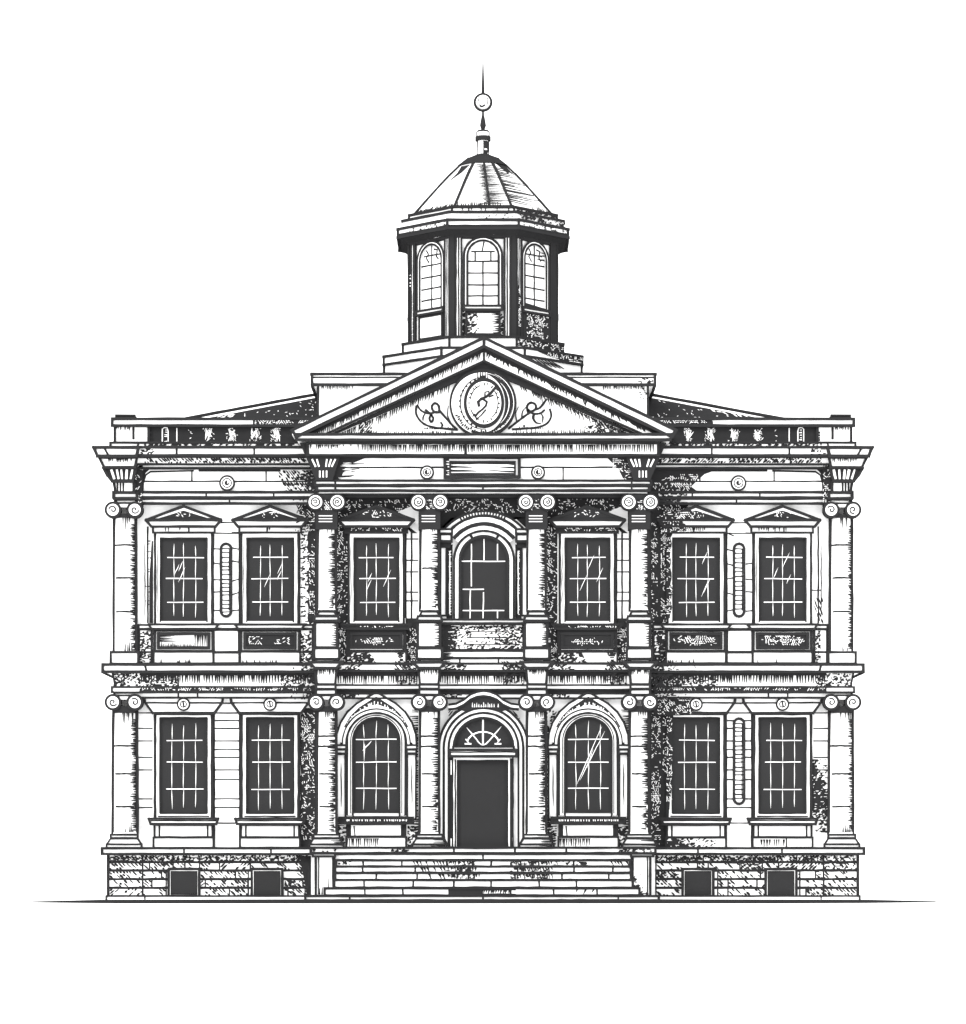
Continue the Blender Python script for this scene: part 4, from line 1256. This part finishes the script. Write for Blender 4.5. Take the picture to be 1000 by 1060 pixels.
# ------------------------------------------------------------------ cupola
DC = -95                                   # axis behind the wall face
CY = -DC * S
def oct_solid(m, prof, mat=ST, w=1.8, edges=True, lines=None, ribs=True):
    """stacked octagons; prof rows are (half width at the side corners, y)"""
    n = 8
    vs = []
    A = [radians(22.5 + 45 * i) for i in range(n)]
    for hw, y in prof:
        r = hw / cos(radians(22.5))
        for a in A: vs.append((r * cos(a), y, r * sin(a)))
    fs = [tuple(range(n)), tuple(range((len(prof) - 1) * n, len(prof) * n))]
    for q in range(len(prof) - 1):
        for i in range(n):
            j = (i + 1) % n
            fs.append((q * n + i, q * n + n + i, q * n + n + j, q * n + j))
    m.add(vs, fs, mat)
    if w:
        for q in range(len(prof)):
            if lines is not None and q not in lines: continue
            for i in range(n): m.bar(vs[q * n + i], vs[q * n + (i + 1) % n], w)
        if ribs:
            for q in range(len(prof) - 1):
                for i in range(n): m.bar(vs[q * n + i], vs[q * n + n + i], w)
    return vs
REFC = DC + 34                               # side corners of the octagon set the scale
LOC = (0, CY, 0)
ang = radians
def face(hw):                                # apothem of the octagon
    return hw / cos(radians(22.5)) * cos(radians(22.5))

class FB(MB):
    """builder in the plane of one cupola face; x across the face, d out from the axis"""
    def __init__(s): super().__init__(REFC, 0.0)

m = FB()
oct_solid(m, [(102, 370.5), (102, 400)], w=2.0)
oct_solid(m, [(102.5, 370.5), (102.5, 379)], w=2.0)
oct_solid(m, [(83, 356.5), (83, 372)], w=2.0)
m.rot = ang(45)                              # shade painted on the right flank of the steps
A8 = 83
m.stain(-34, 357.5, 10, 365, A8 + .2, lambda x, y: .5, grain=2.4)
m.dabs([[(-16, 357), (34, 357), (34, 371), (-4, 371)]], A8 + .5, IK)
m.stain(-14, 358, 34, 370, A8 + .9, lambda x, y: .26, mat=ST, grain=2.2)
m.dabs([[(-30, 371), (42, 371), (42, 379), (20, 379), (-10, 375)]], 102.9, IK)
m.stain(-20, 371.5, 42, 378, 103.3, lambda x, y: .4, mat=ST, grain=2.4)
for q in range(7): m.line(-34 + q * 5, 380, -20 + q * 6, 386, 1.1, 102.3, taper=2)
cupola = m.build('cupola', hall, (0, CY, 0))

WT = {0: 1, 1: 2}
m = FB()
oct_solid(m, [(75, 243), (75, 357)], w=2.6, lines=[0])
a = 75
hwf = a * math.tan(radians(22.5))
for i in range(8):
    m.rot = ang(45 * i)
    tone = WT.get(i, 0)
    for sg in (-1, 1):                       # paired fluted pilasters at the two ends of the face
        m.box(min(sg * hwf, sg * (hwf - 9)), 251, max(sg * hwf, sg * (hwf - 9)), 356, a - 4, a + 2, 1.7)
        for q in (1.6, 3.4, 6.2): m.line(sg * (hwf - q), 252, sg * (hwf - q), 355, (2.0, 1.5, 1.2)[(1.6, 3.4, 6.2).index(q)], a + 2)
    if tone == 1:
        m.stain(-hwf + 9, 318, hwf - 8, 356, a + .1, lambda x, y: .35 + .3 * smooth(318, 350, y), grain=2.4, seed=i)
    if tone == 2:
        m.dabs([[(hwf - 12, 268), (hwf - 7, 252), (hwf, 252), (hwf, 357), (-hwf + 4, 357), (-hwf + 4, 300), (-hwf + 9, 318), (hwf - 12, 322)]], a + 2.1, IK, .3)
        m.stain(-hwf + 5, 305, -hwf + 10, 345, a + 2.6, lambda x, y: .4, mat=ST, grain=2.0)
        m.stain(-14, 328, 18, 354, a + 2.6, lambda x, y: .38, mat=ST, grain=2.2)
    if i == 7:
        m.hticks(-hwf, -hwf + 3, 285, 298, a + 2.3, 4, 1.2, .8, mat=ST); m.hticks(-hwf + 4, -hwf + 6, 315, 350, a + 2.3, 3, 1, .8, mat=ST)
m.rot = 0
r = 76 / cos(radians(22.5))
for i in range(8):
    q = radians(22.5 + 45 * i)
    m.bar((r * cos(q), 247, r * sin(q)), (r * cos(q), 357, r * sin(q)), 3.4)
drum = m.build('drum', cupola)

def drum_window(i, tone):
    w = FB()
    cy = 273
    w.prism(arch_outline(0, cy, 16, 324), a - 4, a + .8, 0, ST)
    d = a + .9
    w.rot = 0
    for y in (278, 290, 302, 313.5): w.line(-15, y, 15, y + U(-.3, .3), 1.2, d)
    w.line(-12, 268, 12, 268, 1.2, d); w.line(0, 278, 0, 323, 1.3, d)
    if tone == 1:
        w.line(1, 258, -1, 268, 1.1, d); w.line(-8, 268, -8, 278, 1.3, d); w.line(8, 268, 8, 278, 1.3, d)
    else:
        w.line(0, 258, 0, 278, 1.2, d)
        w.ribbon([(-8, 262), (-5, 266), (-8, 270), (-4, 275)], 1.2, d); w.ribbon([(3, 262), (8, 263), (7, 270), (10, 273)], 1.3, d)
    arch_band(w, 0, cy, 16, 19.5, 325, a - 2, a + 3, 1.9, wi=1.8)
    w.box(-19.5, 324, 19.5, 328, a - 2, a + 4, 1.8)
    w.box(-17, 330, 17, 353, a - 2, a + 2, 1.8)
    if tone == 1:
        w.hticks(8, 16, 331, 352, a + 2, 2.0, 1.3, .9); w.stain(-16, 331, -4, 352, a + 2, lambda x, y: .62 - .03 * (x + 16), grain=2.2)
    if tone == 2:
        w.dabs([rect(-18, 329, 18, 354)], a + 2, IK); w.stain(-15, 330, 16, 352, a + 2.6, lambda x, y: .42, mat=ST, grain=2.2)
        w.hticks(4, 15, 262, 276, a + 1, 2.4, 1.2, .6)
    w.build('arched_window', cupola, rotz=ang(45 * i))
for i in range(8): drum_window(i, WT.get(i, 0))

m = FB()
oct_solid(m, [(88.6, 246.4), (86, 248), (78.5, 252), (76.5, 255)], IK, 0)
oct_solid(m, [(88, 238), (88, 246.5)], ST, 2.2)
oct_solid(m, [(83, 229), (85, 238)], ST, 2.2, lines=[0], ribs=False)
for i in range(8):
    m.rot = ang(45 * i)
    m.line(-36, 244.2, 36, 244.2, 2.4, 88.1)
    if i in (0, 1, 7): m.line(-22, 250.5, 22, 250.5, 1.6, 79, ST, h=.6)
m.rot = ang(45)
m.stain(-34, 230, 34, 237, 86.2, lambda x, y: .52, grain=2.4)
m.stain(-30, 239, 34, 243, 88.2, lambda x, y: .25, grain=2.2)
m.rot = ang(-45)
m.stain(-34, 239, 34, 243, 88.2, lambda x, y: .2, grain=2.2)
m.rot = 0
m.stain(-5, 231, 34, 237, 86.2, lambda x, y: .22, grain=2.2)
m.build('cupola_cornice', cupola)

# dome: eight lead facets
DQ = [(78, 229), (76, 222.5), (71, 221.5), (58.5, 207.5), (45.5, 193), (34, 181), (24.5, 172), (15.5, 165), (6, 161.5)]
DP = [(h, y - 7.3 * (1 - h / 75)) for h, y in DQ]
m = FB()
oct_solid(m, DP[:2], ST, 1.8, ribs=True)
oct_solid(m, DP[1:], ST, 2.2, lines=[0, 1])
cap = [(h + 1.2, y - 1) for h, y in DP[6:]]
cap.append((6.0, cap[-1][1] - 1))
oct_solid(m, cap, IK, 0)
def slope(y):
    for (h0, y0), (h1, y1) in zip(DP[:-1], DP[1:]):
        if y1 <= y <= y0 and y0 > y1: return h0 + (h1 - h0) * (y0 - y) / (y0 - y1)
    return DP[-1][0] if y < DP[-1][1] else DP[0][0]
T = math.tan(radians(22.5))
sd = lambda x, y: slope(y) + .3
m.line(1, 166, 7, 219, 1.6, sd)
for i in range(27):                            # seam and streaks on the front lead facet
    y = 169 + i * 1.85; h = slope(y) * T
    m.line(2 + (y - 168) * .1, y, min(h - 1, 4 + h * U(.55, 1)), y + U(-.4, .4), U(.6, 1.1), sd, taper=1)
    m.line(1 + (y - 168) * .1, y, -1 + (y - 168) * .1 - U(2, 6), y - U(0, .6), 1.1, sd, taper=1)
m.ticks(-28, 20, 215, 220.5, sd, 2.0, 1.2, .9, up=True)
m.ticks(-29, 30, 223.5, 228, 77.5, 4, 1.3, .35)
m.rot = ang(45)
for i in range(18):
    y = 172 + i * 2.5 + U(-.5, .5); h = slope(y) * T
    m.line(-h + 1, y, -h + 2 * h * U(.45, .98), y + U(-.5, .8), U(.6, 1.3), sd, taper=1)
m.dabs([[(-6, 166), (8, 166), (11, 179), (6, 175), (2, 178)]], sd, IK)
m.ticks(4, 28, 214, 220, sd, 2.4, 1.2, .6, up=True)
m.stain(-28, 223, 30, 228.5, 77.6, lambda x, y: .58, grain=2.2)
m.rot = ang(-45)
m.ticks(-26, 26, 215, 220.5, sd, 2.0, 1.2, .9, up=True)
m.dabs([[(-6, 168), (7, 168), (3, 177), (-8, 186), (-4, 177)]], sd, IK)
m.rot = 0
dome = m.build('dome', hall, (0, CY, 0))

# finial
class AX(MB):
    def __init__(s): super().__init__(DC, 0.0)
m = AX()
m.lathe(0, 0, [(162, 6), (146, 5.4)], ST)
m.lathe(0, 0, [(146, 8), (141.5, 8)], IK)
m.lathe(0, 0, [(141.5, 6), (137, 6)], ST)
m.lathe(0, 0, [(137, 6.4), (135.2, 5.8), (134.4, 2)], IK)
dl = lambda x, y: sqrt(max(.1, 36 - x * x)) + .2
for sg in (-1, 1): m.bar((sg * 5.7, 161, .5), (sg * 5.5, 146, .5), 1.6); m.bar((sg * 6, 142, .5), (sg * 6, 137, .5), 1.4)
m.dabs([[(0.3, 147), (2, 147), (2, 161), (.3, 161)], [(2, 147), (4, 147), (4, 161), (2, 161)], [(4, 147), (5.8, 147), (6, 161), (4, 161)]], dl, IK, .4)
m.dabs([[(1.5, 155), (4.2, 155), (4.2, 156.5), (1.5, 156.5)]], dl, ST, 1.0)
m.lathe(0, 0, [(135, 1.6), (130, 3.2), (126, 2.6), (119, 1.2), (115, 1.1)], IK, 14)
fin = m.build('finial', hall, (0, CY, 0))
b = AX()
n = 14
b.lathe(0, 0, [(106 - 7.6 * cos(pi * i / n), max(.05, 7.6 * sin(pi * i / n))) for i in range(n + 1)], ST, 24, False)
vs = []; fs = []
N, M_ = 36, 8                                  # dark hoop round the ball
for i in range(N):
    t0 = 2 * pi * i / N
    for j in range(M_):
        t = 2 * pi * j / M_
        q = 8.6 + 1.3 * cos(t); vs.append((q * cos(t0), 106 + q * sin(t0), 2.4 * sin(t)))
for i in range(N):
    for j in range(M_):
        fs.append((i * M_ + j, ((i + 1) % N) * M_ + j, ((i + 1) % N) * M_ + (j + 1) % M_, i * M_ + (j + 1) % M_))
b.add(vs, fs, IK)
bd = lambda x, y: sqrt(max(.1, 7.6 ** 2 - x * x - (y - 106) ** 2)) + .1
b.ribbon([(-4, 101), (-5, 105), (-4, 110)], .7, bd); b.ribbon([(-3.5, 110.5), (-1, 111.5), (2, 110)], 1.2, bd); b.ribbon([(4.5, 102), (5.2, 106), (4, 110)], .7, bd)
b.build('ball', fin)
s_ = AX()
s_.lathe(0, 0, [(97, 1.7), (86, 1.35), (76, .95), (63, .5)], IK, 10)
s_.build('spike', fin)

# ------------------------------------------------------------------ entrance steps
m = MB(44)
m.box(322, 877.5, 678, 883, 0, 52, 1.9)
for x in (412, 470, 533, 586): m.line(x, 878, x, 883, 1.5, 52)
m.stain(405, 878, 425, 883, 52.2, lambda x, y: .5, grain=2.0); m.stain(640, 878, 676, 883, 52.2, lambda x, y: .35, grain=2.0); m.stain(322, 878, 350, 883, 52.2, lambda x, y: .3, grain=2.0)
m.build('landing', hall)
rows = [(884, 889.5, 346, 654, 58), (890.5, 896, 348, 652, 66), (897, 902.5, 347, 653, 75), (903.8, 910, 347, 653, 84), (911, 918, 346, 655, 93), (919.5, 926, 336, 662, 103), (927.5, 940, 316, 682, 114)]
m = MB(58)
stairs = None
parts = []
mm = MB(0)
for i, (y0, y1, x0, x1, d) in enumerate(rows):
    mm.k = 1 - d * S / D
    mm.box(x0, y0, x1, y1 + 2.0, 20, d, 1.9, edges='tlr')
    mm.line(x0, y1 + .6, x1, y1 + .6, 1.6, d)
    if 0 < i < 6:
        x = x0 + U(25, 50)
        while x < x1 - 14:
            mm.line(x, y0, x + U(-.6, .6), y1, 1.5, d); x += U(36, 62)
    if i == 6:
        for x in (500, 362, 640): mm.line(x, y0, x, 933, 1.5, d)
        mm.line(x0, 931.6, x1, 931.6, 1.4, d)
    if i == 0:
        mm.line(500, y0, 500, y1, 1.5, d)
    if i in (1, 2, 3):
        mm.ticks(420 + i * 8, 462, y0 + .6, y1, d, 3.4, 1.7, .9, slant=.45, vary=.2)
        mm.ticks(464, 486 + i * 4, y0 + 1, y1 - .5, d, 3.0, 1.5, .8, vary=.4)
        mm.stain(462, y0 + 1, 492, y1 - .6, d + .1, lambda x, y: .36, grain=2.4)
        mm.ticks(532, 572, y0 + .6, y1 - .4, d, 2.6, 1.4, .85, slant=.3, vary=.3)
        mm.stain(528, y0 + .8, 568, y1 - .6, d + .1, lambda x, y: .34, grain=2.2)
    if i == 1:
        mm.stain(572, y0 + .8, 610, y1 - .8, d + .1, lambda x, y: .36, grain=2.0)
        mm.ticks(632, 650, y0, y1, d, 3, 1.6, .8, slant=.6)
        mm.stain(350, y0 + 1, 364, y1 - 1, d + .1, lambda x, y: .45, grain=2.0)
    if i == 5:
        mm.dabs([rect(464, y0 + .6, 500, y1 + .4)], d, IK)
        mm.ticks(497, 530, y0 + 2, y1 - .5, d, 2.6, 1.5, .95, slant=-.3, vary=.3); mm.line(497, y0 + 1.2, 534, y0 + 1.2, 1.6, d); mm.line(497, y1, 534, y1 - .2, 1.5, d)
        mm.ticks(598, 616, y0 + .6, y1, d, 4, 1.6, .8, slant=-.5)
stairs = mm.build('entrance_steps', hall)
for sx in (1, -1):
    X = lambda x: 500 + sx * (x - 500)
    c = MB(60)
    c.box(min(X(327), X(346)), 886, max(X(327), X(346)), 927.5, 10, 62, 2.0)
    c.box(min(X(324), X(347)), 883.5, max(X(324), X(347)), 886.5, 10, 64, 1.8)
    c.line(X(345.5), 886, X(345.5), 918, 2.4, 62)
    c.line(X(330), 887, X(330), 926, 1.2, 62)
    if sx == 1: c.ticks(331, 346, 908, 926, 62, 2.2, 1.4, .9, vary=.7, up=True)
    else: c.stain(654, 905, 672, 927, 62, lambda x, y: .75 - .7 * smooth(-6, 8, (x - 654) - (y - 908) * .7), grain=2.2)
    c.build('cheek_wall', stairs)
